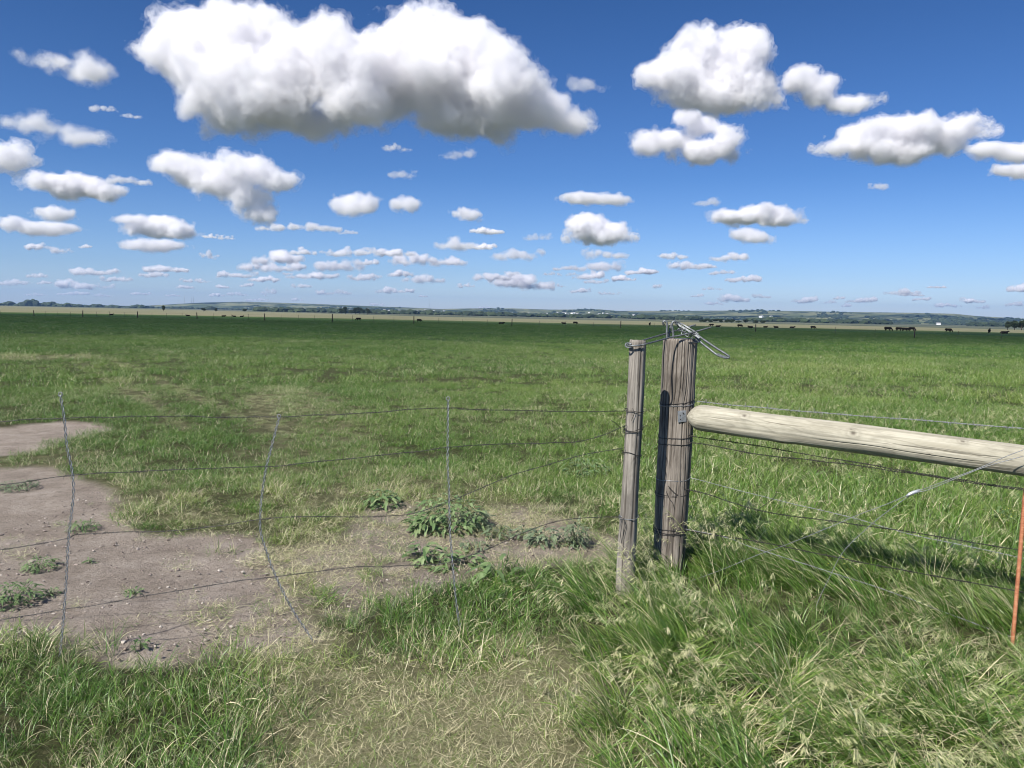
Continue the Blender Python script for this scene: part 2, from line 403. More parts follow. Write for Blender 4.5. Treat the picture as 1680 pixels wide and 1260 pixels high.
cl = ramp(n, noise(n, mapping(n, P, (1 / 700, 1 / 700, 1 / 120)), 1, 8, .62), [(.3, (.028, .045, .024)), (.45, (.105, .125, .060)), (.58, (.21, .21, .115)), (.72, (.11, .13, .06))])
sc_ = ramp(n, noise(n, mapping(n, P, (1 / 260, 1 / 260, 1 / 60)), 1, 6, .65), [(.50, (0, 0, 0)), (.56, (1, 1, 1))])
cl = mixc(n, mth(n, 'MULTIPLY', sc_, .85), cl, (.018, .034, .018))
L(n, cl, b.inputs['Base Color']); b.inputs['Roughness'].default_value = 1; b.inputs['Specular IOR Level'].default_value = .05
tag(link('hills', me, M_hill), 'low blue green hills along the horizon', None, None, 'structure')
def hill_z(px, t):
    k = int(np.argmin(np.abs(pxs - px))); r = min(len(hr) - 1, max(0, int(round(t * (len(hr) - 1)))))
    return Vector((hx[r, k], hy[r, k], hz[r, k]))

# ---------------------------------------------------------------- foliage for far trees
M_leaf, n, b = new_mat('far foliage')
oi = nd(n, 'ShaderNodeNewGeometry')
L(n, ramp(n, oi.outputs['Random Per Island'], [(0, (.010, .022, .010)), (.6, (.022, .038, .014)), (1, (.04, .06, .022))]), b.inputs['Base Color']); b.inputs['Roughness'].default_value = .9
M_bark, n, b = new_mat('bark'); b.inputs['Base Color'].default_value = (.08, .06, .045, 1); b.inputs['Roughness'].default_value = .95
def ico():
    import bmesh
    bm = bmesh.new(); bmesh.ops.create_icosphere(bm, subdivisions=2, radius=1); bm.verts.ensure_lookup_table()
    V = np.array([v.co[:] for v in bm.verts]); Fc = np.array([[v.index for v in f.verts] for f in bm.faces]); bm.free(); return V, Fc
ICO_V, ICO_F = ico()
def blob(rg, sx, sy, sz):
    p = ICO_V; r = 1 + .32 * vnoise(p * 1.7 + rg.uniform(0, 99, 3), 3) + .22 * vnoise(p * 4 + rg.uniform(0, 99, 3), 4)
    return p * r[:, None] * (sx, sy, sz)
def leaf_cloud(rg, lobes, nleaf, size):
    """leaf-clump faces spread through the crown's lobes"""
    Vs = []
    for (c, r) in lobes:
        m = int(nleaf * r[0] ** 2)
        d = rg.normal(size=(m, 3)); d /= np.linalg.norm(d, axis=1)[:, None]
        p = np.array(c) + d * np.array(r) * (rg.uniform(.45, 1.0, (m, 1)) ** .5)
        a = rg.normal(size=(m, 3)); a /= np.linalg.norm(a, axis=1)[:, None]; bb = np.cross(a, rg.normal(size=(m, 3))); bb /= np.linalg.norm(bb, axis=1)[:, None]
        s = size * rg.uniform(.6, 1.3, (m, 1))
        Vs.append(np.stack([p - a * s, p - bb * s * .7, p + a * s, p + bb * s * .7], 1))
    V = np.concatenate(Vs).reshape(-1, 3); return V, np.arange(len(V)).reshape(-1, 4)
def tree(name, base, h, wd, label, group, seed, kind='round'):
    rg = np.random.default_rng(seed); t = thing(name, label, 'tree', base, group)
    mb = MB(); top_ = h * .75
    mb.tube([(0, 0, -h * .05), (rg.normal() * .02 * h, 0, h * .25), (rg.normal() * .03 * h, rg.normal() * .02 * h, top_)], [h * .035, h * .026, h * .008], 7)
    lob = []
    for k in range(9):
        a = rg.uniform(0, 6.28); rr = rg.uniform(0, .30) * wd; zz = rg.uniform(.32, .8) * h
        c_ = (rr * math.cos(a), rr * math.sin(a), zz); s_ = rg.uniform(.18, .3) * wd
        lob.append((c_, (s_, s_, s_ * h / wd * .62)))
        mb.tube([(0, 0, h * .28), (c_[0] * .5, c_[1] * .5, (zz + h * .28) / 2), c_], [h * .012, h * .009, h * .004], 5)
    link('trunk', mb.mesh('trunk'), M_bark, t, None, Matrix.Translation(base))
    V, Q_ = leaf_cloud(rg, lob, 900 / (wd * .25) ** 2 / 3, wd * .045)
    link('crown', raw_mesh('crown', V, Q_, False), M_leaf, t, None, Matrix.Translation(base))
    return t
def far_at(px, D, sink=0):
    d = ray(px, yh(px)); k = D / math.hypot(d.x, d.y); x, y = d.x * k, d.y * k; return Vector((x, y, gz(x, y) - sink))
k = 0
for px, h, wd in ((561, 13, 12), (567, 18, 12), (576, 12, 14), (583, 16, 15), (590, 18, 16), (597, 14, 14), (603, 15, 12)):
    tree('field_tree', far_at(px, 1700 + 60 * (k % 3)), h, wd, ['leftmost small tree of the short row on the hay plain', 'tall narrow tree second from the left in the row on the plain', 'low wide tree third from the left in the plain row', 'middle tree of the short row on the hay plain', 'tallest broad tree in the plain row', 'sixth tree from the left in the plain row', 'rightmost tree of the short row on the hay plain'][k], 'row of trees on the hay plain', 100 + k); k += 1
tree('lone_tree', far_at(268, 1150), 8.5, 6.0, 'ragged lone dark tree standing on the hay plain above the left fence', 'tree', None, 131)
for q, (px, h, wd, lb) in enumerate(((1654, 15, 14, 'bushy tree left of the pair of trees behind the cattle field'), (1666, 17, 15, 'rounded tree behind the cattle field beside the frame edge'), (1677, 18, 16, 'large round tree behind the cattle field, cut by the right frame edge'), (334, 9, 14, 'low wide bush on the hay plain by the left fence'), (354, 11, 9, 'small dark tree beside the low bush on the hay plain'), (402, 9, 13, 'low bush on the hay plain beyond the resting cattle'))):
    tree('plain_tree', far_at(px, 900 if px > 1000 else 1500), h * (.62 if px > 1000 else .8), wd * (.62 if px > 1000 else .8), lb, None, 140 + q)

# far-off woods: read as one mass
rg = np.random.default_rng(77); Vs, Fs, nv = [], [], 0
def put(p, s, sz):
    global nv
    v = blob(rg, s, s, sz) + np.array(tuple(p)) + (0, 0, sz * .5); Vs.append(v); Fs.append(ICO_F + nv); nv += len(v)
for px in np.arange(-60, 240, 1.6):                                    # tree line on the left skyline
    cl_ = max(0.0, float(n2([px], [0], 26, 55, 2)[0]) + .45)
    if cl_ < .12: continue
    D = 5200 + rg.uniform(-350, 350); s = rg.uniform(9, 17)
    put(far_at(px + rg.uniform(-1, 1), D), s * 1.3, s * (.45 + cl_ * 1.05) * (1.0 if px < 130 else .8))
for px in np.arange(90, 420, 2.2):
    if n2([px], [4], 40, 56, 2)[0] < -.1: continue
    put(far_at(px + rg.uniform(-2, 2), 6300 + rg.uniform(-500, 500)), rg.uniform(10, 20), rg.uniform(5, 10))
for q in range(2600):                                                  # wooded valley foot below the hills
    px = rg.uniform(340, 1720); D = rg.uniform(2600, 5200)
    if D > r0h[int(np.argmin(np.abs(pxs - px)))] - 50: continue
    m_ = n2([px / 60], [D / 900], 1, 57, 3)[0]
    thr = .12 if px < 420 else (-.3 if px < 1000 else .08)
    if m_ < thr: continue
    s = rg.uniform(9, 20); put(far_at(px, D), s, s * .55)
for q in range(5200):                                                  # scrub in the draws of the hills
    px = rg.uniform(330, 1720); t = rg.uniform(.02, .93) ** 1.3
    m_ = n2([px / 70 + t * .6], [t * 2.2], 1, 58, 4, .6)[0]
    thr = (.02 + t * .35) if px < 640 else ((-.12 + t * .35) if px < 860 else (.10 + t * .12))
    if m_ < thr: continue
    s = rg.uniform(9, 20); put(hill_z(px, t), s, s * .5)
me = raw_mesh('distant_woods', np.concatenate(Vs), np.concatenate(Fs), False)
tag(link('distant_woods', me, M_leaf), 'dark blue green woods and scrub in the valley and on the far hills', 'woods', None, 'stuff')
for q, (px, D, h) in enumerate(((1150, 1150, 4), (1158, 1180, 5), (1166, 1150, 4), (1175, 1200, 5.5), (1184, 1180, 5), (1192, 1160, 4.5), (1201, 1190, 5), (1212, 1170, 4.5), (1224, 1190, 5), (1240, 1170, 4.5), (1252, 1180, 4.5))):
    tree('hedge_tree', far_at(px, D), h * 1.2, h * 2.2, 'small dark tree in the tree row on the plain right of the metal gate latch', 'tree row on the plain behind the latch', 160 + q)

# ---------------------------------------------------------------- town, farm buildings, masts
M_white, n, b = new_mat('white painted siding'); b.inputs['Base Color'].default_value = (.80, .80, .78, 1); b.inputs['Roughness'].default_value = .6
M_roof, n, b = new_mat('grey roofing'); b.inputs['Base Color'].default_value = (.33, .32, .32, 1); b.inputs['Roughness'].default_value = .6
M_pale, n, b = new_mat('pale roofing'); b.inputs['Base Color'].default_value = (.62, .62, .62, 1); b.inputs['Roughness'].default_value = .5
M_dkwin, n, b = new_mat('dark glass'); b.inputs['Base Color'].default_value = (.03, .035, .04, 1); b.inputs['Roughness'].default_value = .2
def house_parts(lx, ly, h, rh):
    wmb = MB(); wmb.box((0, 0, h / 2 - 1.0), lx / 2, ly / 2, h / 2 + 1.0)
    rmb = MB(); e = .4
    x, y = lx / 2 + e, ly / 2 + e
    rmb.add([(-x, -y, h), (x, -y, h), (x, y, h), (-x, y, h), (-x, 0, h + rh), (x, 0, h + rh)], [(0, 1, 5, 4), (2, 3, 4, 5), (0, 4, 3), (1, 2, 5), (3, 2, 1, 0)])
    return [x_.mesh(nm, False) for x_, nm in ((wmb, 'wall'), (rmb, 'roof'))]
HM = [house_parts(16, 10, 6, 3.5), house_parts(24, 12, 7, 4), house_parts(75, 22, 9, 3), house_parts(120, 30, 10, 3)]
for k_, hm in enumerate(HM):
    hm[0].materials.append(M_white); hm[1].materials.append(M_pale if k_ > 1 else M_roof)
def house(p, kind, rot, label, group=None, name='house', cat='house'):
    t = thing(name, label, cat, p, group); t.rotation_euler = (0, 0, rot)
    for nm, me_ in zip(('wall', 'roof'), HM[kind]):
        o = bpy.data.objects.new(nm, me_); COL.objects.link(o); o.parent = t
    return t
SHED = 'large white commercial buildings at the edge of the distant town'
for px, D, kd, lb in ((548, 4300, 2, 'long white shed at the left end of the row left of the plain trees'), (556, 4250, 3, 'longest white shed left of the row of trees on the plain'), (568, 4300, 2, 'white shed just above the leftmost trees on the plain'), (617, 4700, 2, 'white shed right of the row of trees on the plain'), (624, 4600, 3, 'brightest large white building right of the row of trees'), (633, 4700, 2, 'white building at the right end of the town edge row')):
    house(far_at(px, D) + Vector((0, 0, 4)), kd, R(rg.uniform(-15, 15)), lb, SHED, 'shed', 'building')
HGRP = 'houses of the distant town'
for q in range(54):
    px = rg.uniform(560, 1000) if q < 46 else rg.uniform(1000, 1300)
    t = rg.uniform(.04, .55) if px < 760 else rg.uniform(.02, .35)
    house(hill_z(px, t) + Vector((0, 0, 3)), int(rg.integers(0, 2)), R(rg.uniform(-50, 50)), 'tiny pale house among dark trees on the distant hillside town', HGRP)
house(hill_z(697, .5) + Vector((0, 0, 3)), 1, 0, 'bright white house high on the town hillside under the mast', None)
house(far_at(1128, 3300), 2, R(10), 'long white farm building on the plain just above the gate latch', None, 'farm_building', 'building')
house(far_at(1540, 3600), 0, R(-12), 'bright white farm house on the plain above the single grazing cow', None, 'farm_house', 'house')
M_mast, n, b = new_mat('mast steel'); b.inputs['Base Color'].default_value = (.25, .25, .26, 1); b.inputs['Metallic'].default_value = .3
for px, D, hh, lb in ((303, 9300, 95, 'leftmost of three faint radio masts on the left hill skyline'), (314, 9300, 80, 'middle one of three faint radio masts on the left hill skyline'), (318, 9300, 82, 'rightmost of three faint radio masts on the left hill skyline'), (702, 9250, 110, 'single thin radio mast above the distant town')):
    p = hill_z(px, 1.0); mb = MB(); mb.tube([(0, 0, -20), (0, 0, hh * .6), (0, 0, hh)], [1.6, 1.1, .5], 6)
    for zz in (.35, .6, .85): mb.box((0, 0, hh * zz), 2.4, .3, .5)
    tag(link('radio_mast', mb.mesh('radio_mast'), M_mast, None, p), lb, 'radio mast', 'radio masts on the hills')

# ---------------------------------------------------------------- haze
mb = MB(); mb.box((0, 0, 127), 16500, 16500, 173); M_haze = bpy.data.materials.new('haze'); M_haze.use_nodes = True
n = M_haze.node_tree; n.nodes.clear(); out = nd(n, 'ShaderNodeOutputMaterial'); v = nd(n, 'ShaderNodeVolumePrincipled'); L(n, v.outputs[0], out.inputs['Volume'])
v.inputs['Color'].default_value = (.34, .58, 1, 1); v.inputs['Density'].default_value = 4.2e-5; v.inputs['Anisotropy'].default_value = .2
tag(link('haze', mb.mesh('haze', False), M_haze), 'thin blue haze over the distant plain and hills', 'haze', None, 'stuff')
# ---------------------------------------------------------------- wood
def wood_mat(name, cols, crack, grain=1.0, stain=.3):
    m, n, b = new_mat(name); tc = nd(n, 'ShaderNodeTexCoord'); O = tc.outputs['Object']
    g = noise(n, mapping(n, O, (1, 1, .035)), 110 * grain, 8, .65)
    g2 = noise(n, mapping(n, O, (1, 1, .10)), 22, 6, .6, .4)
    c0 = ramp(n, g2, [(.30, cols[0]), (.5, cols[1]), (.70, cols[2])])
    fib = ramp(n, g, [(.36, (0, 0, 0)), (.62, (1, 1, 1))])
    c1 = mixc(n, .55, c0, mixc(n, fib, cols[3], cols[4]))
    ck = ramp(n, noise(n, mapping(n, O, (1, 1, .03)), 34, 5, .7, .2), [(.33, (1, 1, 1)), (.41, (0, 0, 0))])
    gl = nd(n, 'ShaderNodeMath', operation='FRACT'); L(n, mth(n, 'MULTIPLY', noise(n, mapping(n, O, (1, 1, .16)), 5, 3, .5, .3), 15), gl.inputs[0])
    line = ramp(n, gl.outputs[0], [(0, (1, 1, 1)), (.10, (0, 0, 0)), (.80, (0, 0, 0)), (1, (1, 1, 1))])
    c1 = mixc(n, mth(n, 'MULTIPLY', line, .34), c1, tuple(x * .45 for x in cols[3]))
    st = ramp(n, noise(n, mapping(n, O, (1, 1, .4)), 9, 6, .7), [(.47, (0, 0, 0)), (.66, (1, 1, 1))])
    c1 = mixc(n, mth(n, 'MULTIPLY', st, stain), c1, tuple(x * .40 for x in cols[1]))
    c2 = mixc(n, mth(n, 'MULTIPLY', ck, crack), c1, cols[5])
    kn = attr(n, 'knot').outputs['Fac']
    c3 = mixc(n, kn, c2, cols[5])
    L(n, c3, b.inputs['Base Color']); b.inputs['Roughness'].default_value = .82; b.inputs['Specular IOR Level'].default_value = .25
    hgt = mth(n, 'SUBTRACT', g, mth(n, 'MULTIPLY', ck, 1.0 if crack else 0.0))
    L(n, bump(n, hgt, .55, .004), b.inputs['Normal']); return m
M_stick = wood_mat('weathered grey pole', [(.105, .093, .075), (.21, .187, .157), (.34, .31, .265), (.135, .118, .097), (.42, .39, .34), (.04, .032, .025)], .8, 1, .55)
M_post = wood_mat('weathered brown post', [(.075, .063, .050), (.165, .140, .113), (.36, .32, .27), (.095, .078, .062), (.42, .375, .32), (.018, .014, .011)], .95, 1.0, .7)
M_rail = wood_mat('peeled pale rail', [(.31, .285, .215), (.42, .39, .295), (.50, .47, .37), (.29, .265, .20), (.53, .50, .40), (.08, .065, .05)], .35, .55, .5)
def pole(name, a, b_, r0, r1, mat, parent, sides=72, rings=90, cracks=(), knots=(), round0=0.0, seed=0, wob=.004):
    """round timber from a to b: cracks = (angle, width, depth, t0, t1); knots = (t, angle, size)"""
    a, b_ = Vector(a), Vector(b_); ax = b_ - a; Ln = ax.length
    q = ax.normalized(); ref = Vector((0, -1, 0)) if abs(q.y) < .9 else Vector((0, 0, 1))
    X = (ref - q * ref.dot(q)).normalized(); Y = q.cross(X)                      # local +X faces the camera side
    mw = Matrix((X, Y, q)).transposed().to_4x4(); mw.translation = a
    t = np.linspace(0, 1, rings)
    if round0: t = np.sort(np.r_[t, np.linspace(0, round0, 14)])
    an = np.linspace(0, 2 * math.pi, sides, endpoint=False)
    T, An = np.meshgrid(t, an, indexing='ij')
    rad = r0 + (r1 - r0) * T
    P = np.stack([np.cos(An).ravel() * 1.3, np.sin(An).ravel() * 1.3, T.ravel() * Ln * 2.2], 1)
    rad = rad + wob * vnoise(P + seed, seed).reshape(T.shape) + wob * .35 * vnoise(P * (5, 5, 1.2) + seed, seed + 1).reshape(T.shape)
    kn = np.zeros(T.shape)
    for (ca, cw, cd, t0, t1) in cracks:
        wv = ca + .07 * vnoise(np.stack([T.ravel() * Ln * 5, np.full(T.size, ca), np.zeros(T.size)], 1), seed + 5).reshape(T.shape)
        dd = np.abs((An - wv + math.pi) % (2 * math.pi) - math.pi)
        wgt = np.exp(-(dd / cw) ** 2) * sstep(t0, t0 + .06, T) * (1 - sstep(t1 - .1, t1, T))
        rad = rad - cd * wgt; kn = np.maximum(kn, .85 * np.exp(-(dd / cw * 1.3) ** 2) * sstep(t0, t0 + .06, T) * (1 - sstep(t1 - .1, t1, T)))
    for (kt, ka, ks) in knots:
        dd = np.hypot(((An - ka + math.pi) % (2 * math.pi) - math.pi) * r0, (T - kt) * Ln * .8)
        rad = rad + ks * .28 * np.exp(-(dd / ks) ** 2) - ks * .30 * np.exp(-(dd / (ks * .4)) ** 2)
        kn = np.maximum(kn, np.maximum(.9 * np.exp(-(dd / (ks * .38)) ** 2), .22 * np.exp(-((dd - ks * .9) / (ks * .2)) ** 2)))
    if round0: rad = rad * np.where(T < round0, np.sqrt(np.clip(1 - (1 - T / round0) ** 2.3, .0004, 1)) * .30 + .70 * np.clip(1 - (1 - np.clip(T / round0, 0, 1)) ** 3.0, .02, 1), 1)
    edge = 1 - .05 * sstep(1 - .010 / Ln, 1, T)
    V = np.stack([rad * edge * np.cos(An), rad * edge * np.sin(An), T * Ln], -1)
    V[-1, :, 2] += .004 * n2(V[-1, :, 0], V[-1, :, 1], .05, seed + 9, 2)
    nr = len(t); V = V.reshape(-1, 3)
    i = np.arange(nr - 1)[:, None] * sides; j = np.arange(sides)[None, :]; k = (j + 1) % sides
    Q = np.stack([i + j, i + k, i + sides + k, i + sides + j], -1).reshape(-1, 4)
    # end cap: rings shrinking to the middle
    base = (nr - 1) * sides; ring = V[base:base + sides]; extra = []; kq = []
    for s_, f_ in enumerate((.72, .40, .08)):
        extra.append(ring * (f_, f_, 1) + (0, 0, -.003 * s_)); o0 = base + s_ * sides; o1 = o0 + sides
        kq.append(np.stack([o0 + j[0], o0 + k[0], o1 + k[0], o1 + j[0]], 1))
    V = np.r_[V, np.concatenate(extra)]; Q = np.r_[Q, np.concatenate(kq)]
    me = raw_mesh(name, V, Q); fattr(me, 'knot', np.r_[kn.ravel(), np.zeros(sides * 3)])
    return link(name, me, mat, parent, None, mw)
def metal_mat(name, col, rough, metal=.8, var=.35):
    m, n, b = new_mat(name); tc = nd(n, 'ShaderNodeTexCoord')
    f_ = noise(n, tc.outputs['Object'], 60, 5, .6)
    L(n, ramp(n, f_, [(.3, tuple(x * (1 - var) for x in col)), (.7, tuple(min(1, x * (1 + var * .5)) for x in col))]), b.inputs['Base Color'])
    b.inputs['Roughness'].default_value = rough; b.inputs['Metallic'].default_value = metal; return m
M_galv = metal_mat('galvanised wire', (.30, .31, .315), .55, .45)
M_stay = metal_mat('dull galvanised wire', (.30, .31, .32), .5, .5)
M_dark = metal_mat('dark oxidised wire', (.045, .041, .038), .65, .4)
M_gwire = metal_mat('weathered gate wire', (.085, .08, .076), .6, .4)
M_latch = metal_mat('galvanised latch steel', (.22, .235, .24), .58, .7, .55)
M_plate = metal_mat('grey zinc plate', (.40, .43, .46), .5, .55)
M_lead = metal_mat('bright crimp sleeve', (.62, .64, .66), .4, .6)
M_rod, n, b = new_mat('rusty orange rod'); tc = nd(n, 'ShaderNodeTexCoord')
L(n, ramp(n, noise(n, tc.outputs['Object'], 45, 6, .65), [(.3, (.25, .085, .04)), (.5, (.42, .16, .075)), (.7, (.52, .26, .14))]), b.inputs['Base Color']); b.inputs['Roughness'].default_value = .7

# ---------------------------------------------------------------- wire gate
def gateY(px): return float(np.interp(px, [-300, 0, 100, 470, 745, 1022, 1050], [3.15, 3.28, 3.34, 3.55, 3.74, 4.25, 4.28]))
gb = onz(1023, 985); GATE = thing('wire_gate', 'slack barbed wire gate with three twisted wire stays and a thin grey end pole', 'gate', tuple(gb))
sb, st_ = at(1022.5, 1012, 4.28), at(1047, 558, 4.28)
pole('gate_pole', sb - (st_ - sb).normalized() * .08, st_, .053, .0465, M_stick, GATE, 64, 110, [(.35, .10, .006, .3, 1.05), (-.6, .08, .005, -.1, .55), (1.2, .1, .006, .2, .9)], [(.855, .15, .011), (.605, .1, .017), (.30, -.25, .006), (.345, .05, .005)], 0, 3)
def gpts(px_list, dy=0): return [at(x, y, gateY(x) + dy) for x, y in px_list]
GW = [
 [(-420, 700), (-200, 697), (0, 691), (100, 686), (250, 683), (420, 684.5), (460, 684), (600, 677), (735, 669), (770, 672), (900, 675), (1000, 675), (1030, 674)],
 [(-420, 840), (-200, 818), (0, 795), (110, 780), (150, 777), (300, 770), (430, 766), (520, 757), (600, 750), (733, 735), (800, 729), (900, 727), (950, 724), (990, 713), (1028, 698)],
 [(-420, 975), (-200, 938), (0, 903), (60, 893), (112, 883), (128, 877), (200, 873), (300, 869), (425, 853), (480, 848), (600, 848), (650, 846), (690, 838), (735, 823), (800, 797), (850, 776), (920, 756), (960, 745), (1026, 735)],
 [(-420, 1110), (-200, 1058), (0, 1018), (60, 1008), (107, 1000), (170, 990), (300, 968), (400, 952), (455, 945), (530, 936), (600, 930), (700, 927), (738, 922), (790, 905), (850, 878), (895, 860), (940, 851), (1018, 848)],
 [(380, 1070), (430, 1064), (500, 1052), (620, 1048), (757, 1040), (860, 1015), (1016, 968)]]
for q, pts in enumerate(GW):
    mb = MB(); twisted(mb, gpts(pts, -.012 if q < 4 else -.02), .0011, .0016, .055, .14, 5, .0035, 20 + q)
    link('barbed_wire', mb.mesh('barbed_wire'), M_gwire, GATE)
STAYS = [[(99, 648), (102, 664), (105, 682), (110, 730), (120, 790), (118, 840), (112, 882), (108, 950), (103, 1020), (99, 1068), (97, 1108)],
         [(458, 684), (445, 735), (432, 790), (427, 850), (432, 890), (452, 945), (480, 1000), (508, 1044), (526, 1072)],
         [(735, 655), (734, 735), (737, 830), (740, 900), (747, 975), (753, 1018), (760, 1050)]]
for q, pts in enumerate(STAYS):
    Y0 = gateY(pts[0][0]); mb = MB(); twisted(mb, [at(x, y, Y0 - .02) for x, y in pts], .0022, .0042, .062, 0, 6, .002, 40 + q)
    P0 = at(*pts[0], Y0 - .02); dn = (at(*pts[1], Y0 - .02) - P0).normalized()
    ring = [P0 + dn * .004 + Vector((.008 * math.sin(a), 0, .010 * math.cos(a) + .006)) for a in np.linspace(-2.6, 2.6, 14)]
    mb.tube(ring, .0023, 6)
    link('wire_stay', mb.mesh('wire_stay'), M_stay, GATE)
def wrap(parent, axis_a, axis_b, r, px, py, Y, turns, mat, tilt=.1, seed=0, rw=.002, name='wire_wrap'):
    """wire wound round a post at the height seen at px,py"""
    a, b_ = Vector(axis_a), Vector(axis_b); q = (b_ - a).normalized(); c = at(px, py, Y); t = (c - a).dot(q); c = a + q * t
    X = (Vector((1, 0, 0)) - q * q.x).normalized(); Y_ = q.cross(X); mb = MB(); rg = np.random.default_rng(seed)
    ph = np.linspace(0, 2 * math.pi * turns, int(40 * turns)); off = rg.uniform(-.01, .01)
    pts = [c + (X * math.cos(x) + Y_ * math.sin(x)) * (r + .0035) + q * (tilt * r * math.sin(x + 1.0) + off * math.sin(2 * x) * .3 + .011 * (x / 6.28 - turns / 2) + .003 * math.sin(3.3 * x)) for x in ph]
    mb.tube(pts, rw, 6)
    return link(name, mb.mesh(name), mat, parent)
for q, (py, tn, tl) in enumerate(((674, 1.6, -.1), (703, 2.6, .25), (744, 1.5, -.25), (847, 1.6, .12), (966, 1.3, .1))):
    wrap(GATE, sb, st_, .0515, 1040 - (py - 558) * .055, py, 4.28, tn, M_dark if q != 3 else M_stay, tl, 60 + q)
mb = MB()                                                                       # loose tag ends below the fourth wrap
for pts in ([(1022, 850), (1020, 862), (1018, 878), (1020, 892)], [(1023, 850), (1027, 862), (1022, 880)], [(1019, 703), (1010, 694), (1003, 690)], [(1036, 690), (1041, 678), (1038, 670)]):
    mb = MB(); mb.tube([at(x, y, 4.222) for x, y in pts], .0018, 5); link('wire_end', mb.mesh('wire_end'), M_dark, GATE)

# ---------------------------------------------------------------- brace fence
def fenceY(px): return 1 / (.2222 + 9.4e-5 * (px - 1130))
fb = onz(1095, 962)
FEN = thing('barbed_wire_fence', 'barbed wire fence with a thick cracked corner post and a pale peeled top rail', 'fence', (fb.x, fb.y, 0))
cb, ct = at(1094, 975, 4.60), at(1116.5, 556, 4.60)
POST_R = .1005
post = pole('corner_post', cb - (ct - cb).normalized() * .25, ct, .099, .1025, M_post, FEN, 230, 150, [(-.38, .020, .012, .55, 1.1), (-.12, .018, .010, .66, 1.1), (.02, .016, .008, .8, 1.1), (.25, .022, .012, .5, 1.1), (-.7, .022, .010, .1, .95), (.52, .018, .009, .2, .8), (.05, .02, .008, -.1, .6), (-.3, .024, .010, -.1, .5), (.9, .03, .01, .0, .9), (-.95, .02, .01, .3, 1.1), (.7, .02, .009, .6, 1.1), (-.55, .014, .006, .7, 1.1), (.38, .014, .006, .75, 1.1)], [(.50, -.25, .012), (.80, .55, .012)], 0, 5, .006)
ra, rb_ = at(1127, 683, 4.475), at(1935, 789, fenceY(1935) + .05)
rail = pole('top_rail', ra, rb_, .0775, .0765, M_rail, FEN, 200, 260, [(-.25, .022, .008, .03, .17), (.30, .018, .006, .3, .7), (-.45, .016, .006, .16, .34), (-.1, .016, .006, .45, .75)], [(.150, -.72, .026), (.40, -.45, .030), (.395, -.70, .014), (.245, 1.05, .028), (.56, .3, .012), (.62, -.9, .02)], .05, 7, .0035)
b1 = at(1935, 1150, fenceY(1935) + .14); b2 = at(1950, 622, fenceY(1935) + .14)
pole('brace_post', b1 - (b2 - b1).normalized() * .2, b2, .098, .1, M_post, FEN, 48, 60, [(-.4, .05, .012, .3, 1.1)], [], 0, 8, .006)
# zinc plate nailed to the post beside the rail end
pc = at(1119, 683, 4.497); mb = MB(); rot = Matrix.Rotation(R(-4), 4, 'Y') @ Matrix.Rotation(R(16), 4, 'Z')
mb.box(pc, .027, .002, .034, rot)
pl = link('bracket', mb.mesh('bracket', False), M_plate, FEN); mb = MB()
for dx, dz in ((-.012, .004), (-.010, -.018), (.006, .02)): mb.tube([pc + Vector((dx, -.002, dz)), pc + Vector((dx, -.006, dz))], .0035, 8)
link('nail', mb.mesh('nail'), M_dark, pl)
FW_ = [  # pixel path, material, depth offset, barbs
 ([(1128, 657), (1142, 658), (1160, 660), (1240, 668), (1450, 685), (1680, 703), (1930, 722)], M_galv, .10, 1),
 ([(1130, 714), (1160, 719), (1240, 731), (1440, 765), (1560, 785), (1680, 802), (1930, 838)], M_dark, .0, 1),
 ([(1128, 726), (1160, 729), (1240, 745), (1340, 756), (1430, 767), (1560, 787), (1680, 804), (1930, 841)], M_dark, .0, 1),
 ([(1124, 782), (1160, 791), (1240, 812), (1400, 850), (1500, 878), (1600, 899), (1680, 916), (1930, 966)], M_galv, .06, 0),
 ([(1122, 802), (1160, 810), (1250, 838), (1460, 868), (1600, 891), (1680, 903), (1930, 940)], M_dark, .0, 1),
 ([(1116, 868), (1160, 876), (1240, 888), (1400, 920), (1560, 950), (1680, 972), (1930, 1018)], M_dark, .0, 1),
 ([(1114, 866), (1160, 874), (1200, 885), (1240, 900), (1430, 960), (1560, 1008), (1680, 1052), (1930, 1140)], M_galv, .02, 0)]
for q, (pts, m_, dy, bb) in enumerate(FW_):
    mb = MB(); twisted(mb, [at(x, y, fenceY(x) + dy) for x, y in pts], .0015 if bb else .0011, .0021 if bb else .0016, .06 if bb else .09, .13 if bb else 0, 5, .0025, 80 + q)
    link('barbed_wire' if bb else 'plain_wire', mb.mesh('fence_wire'), m_, FEN)
for q, (py, tn, tl, m_) in enumerate(((656, 1.4, .22, M_dark), (662, 1.2, .10, M_stay), (714, 1.5, .10, M_dark), (724, 1.5, .12, M_dark), (783, 1.3, .06, M_stay), (806, 1.8, .18, M_dark), (868, 1.8, .16, M_dark), (862, 1.4, .10, M_dark))):
    wrap(FEN, cb, ct, POST_R, 1112 - (py - 650) * .05, py, 4.6, tn, m_, tl, 90 + q, .0021)
mb = MB()
for pts, Y in (([(1093, 806), (1098, 818), (1104, 826), (1106, 834)], 4.495), ([(1096, 797), (1106, 808), (1112, 812)], 4.49), ([(1240, 838), (1258, 826), (1271, 815), (1274, 806)], 4.2), ([(1090, 640), (1085, 648), (1086, 660)], 4.50)):
    mb = MB(); mb.tube(spline([at(x, y, Y) for x, y in pts], .01), .0018, 5); link('wire_end', mb.mesh('wire_end'), M_dark, FEN)
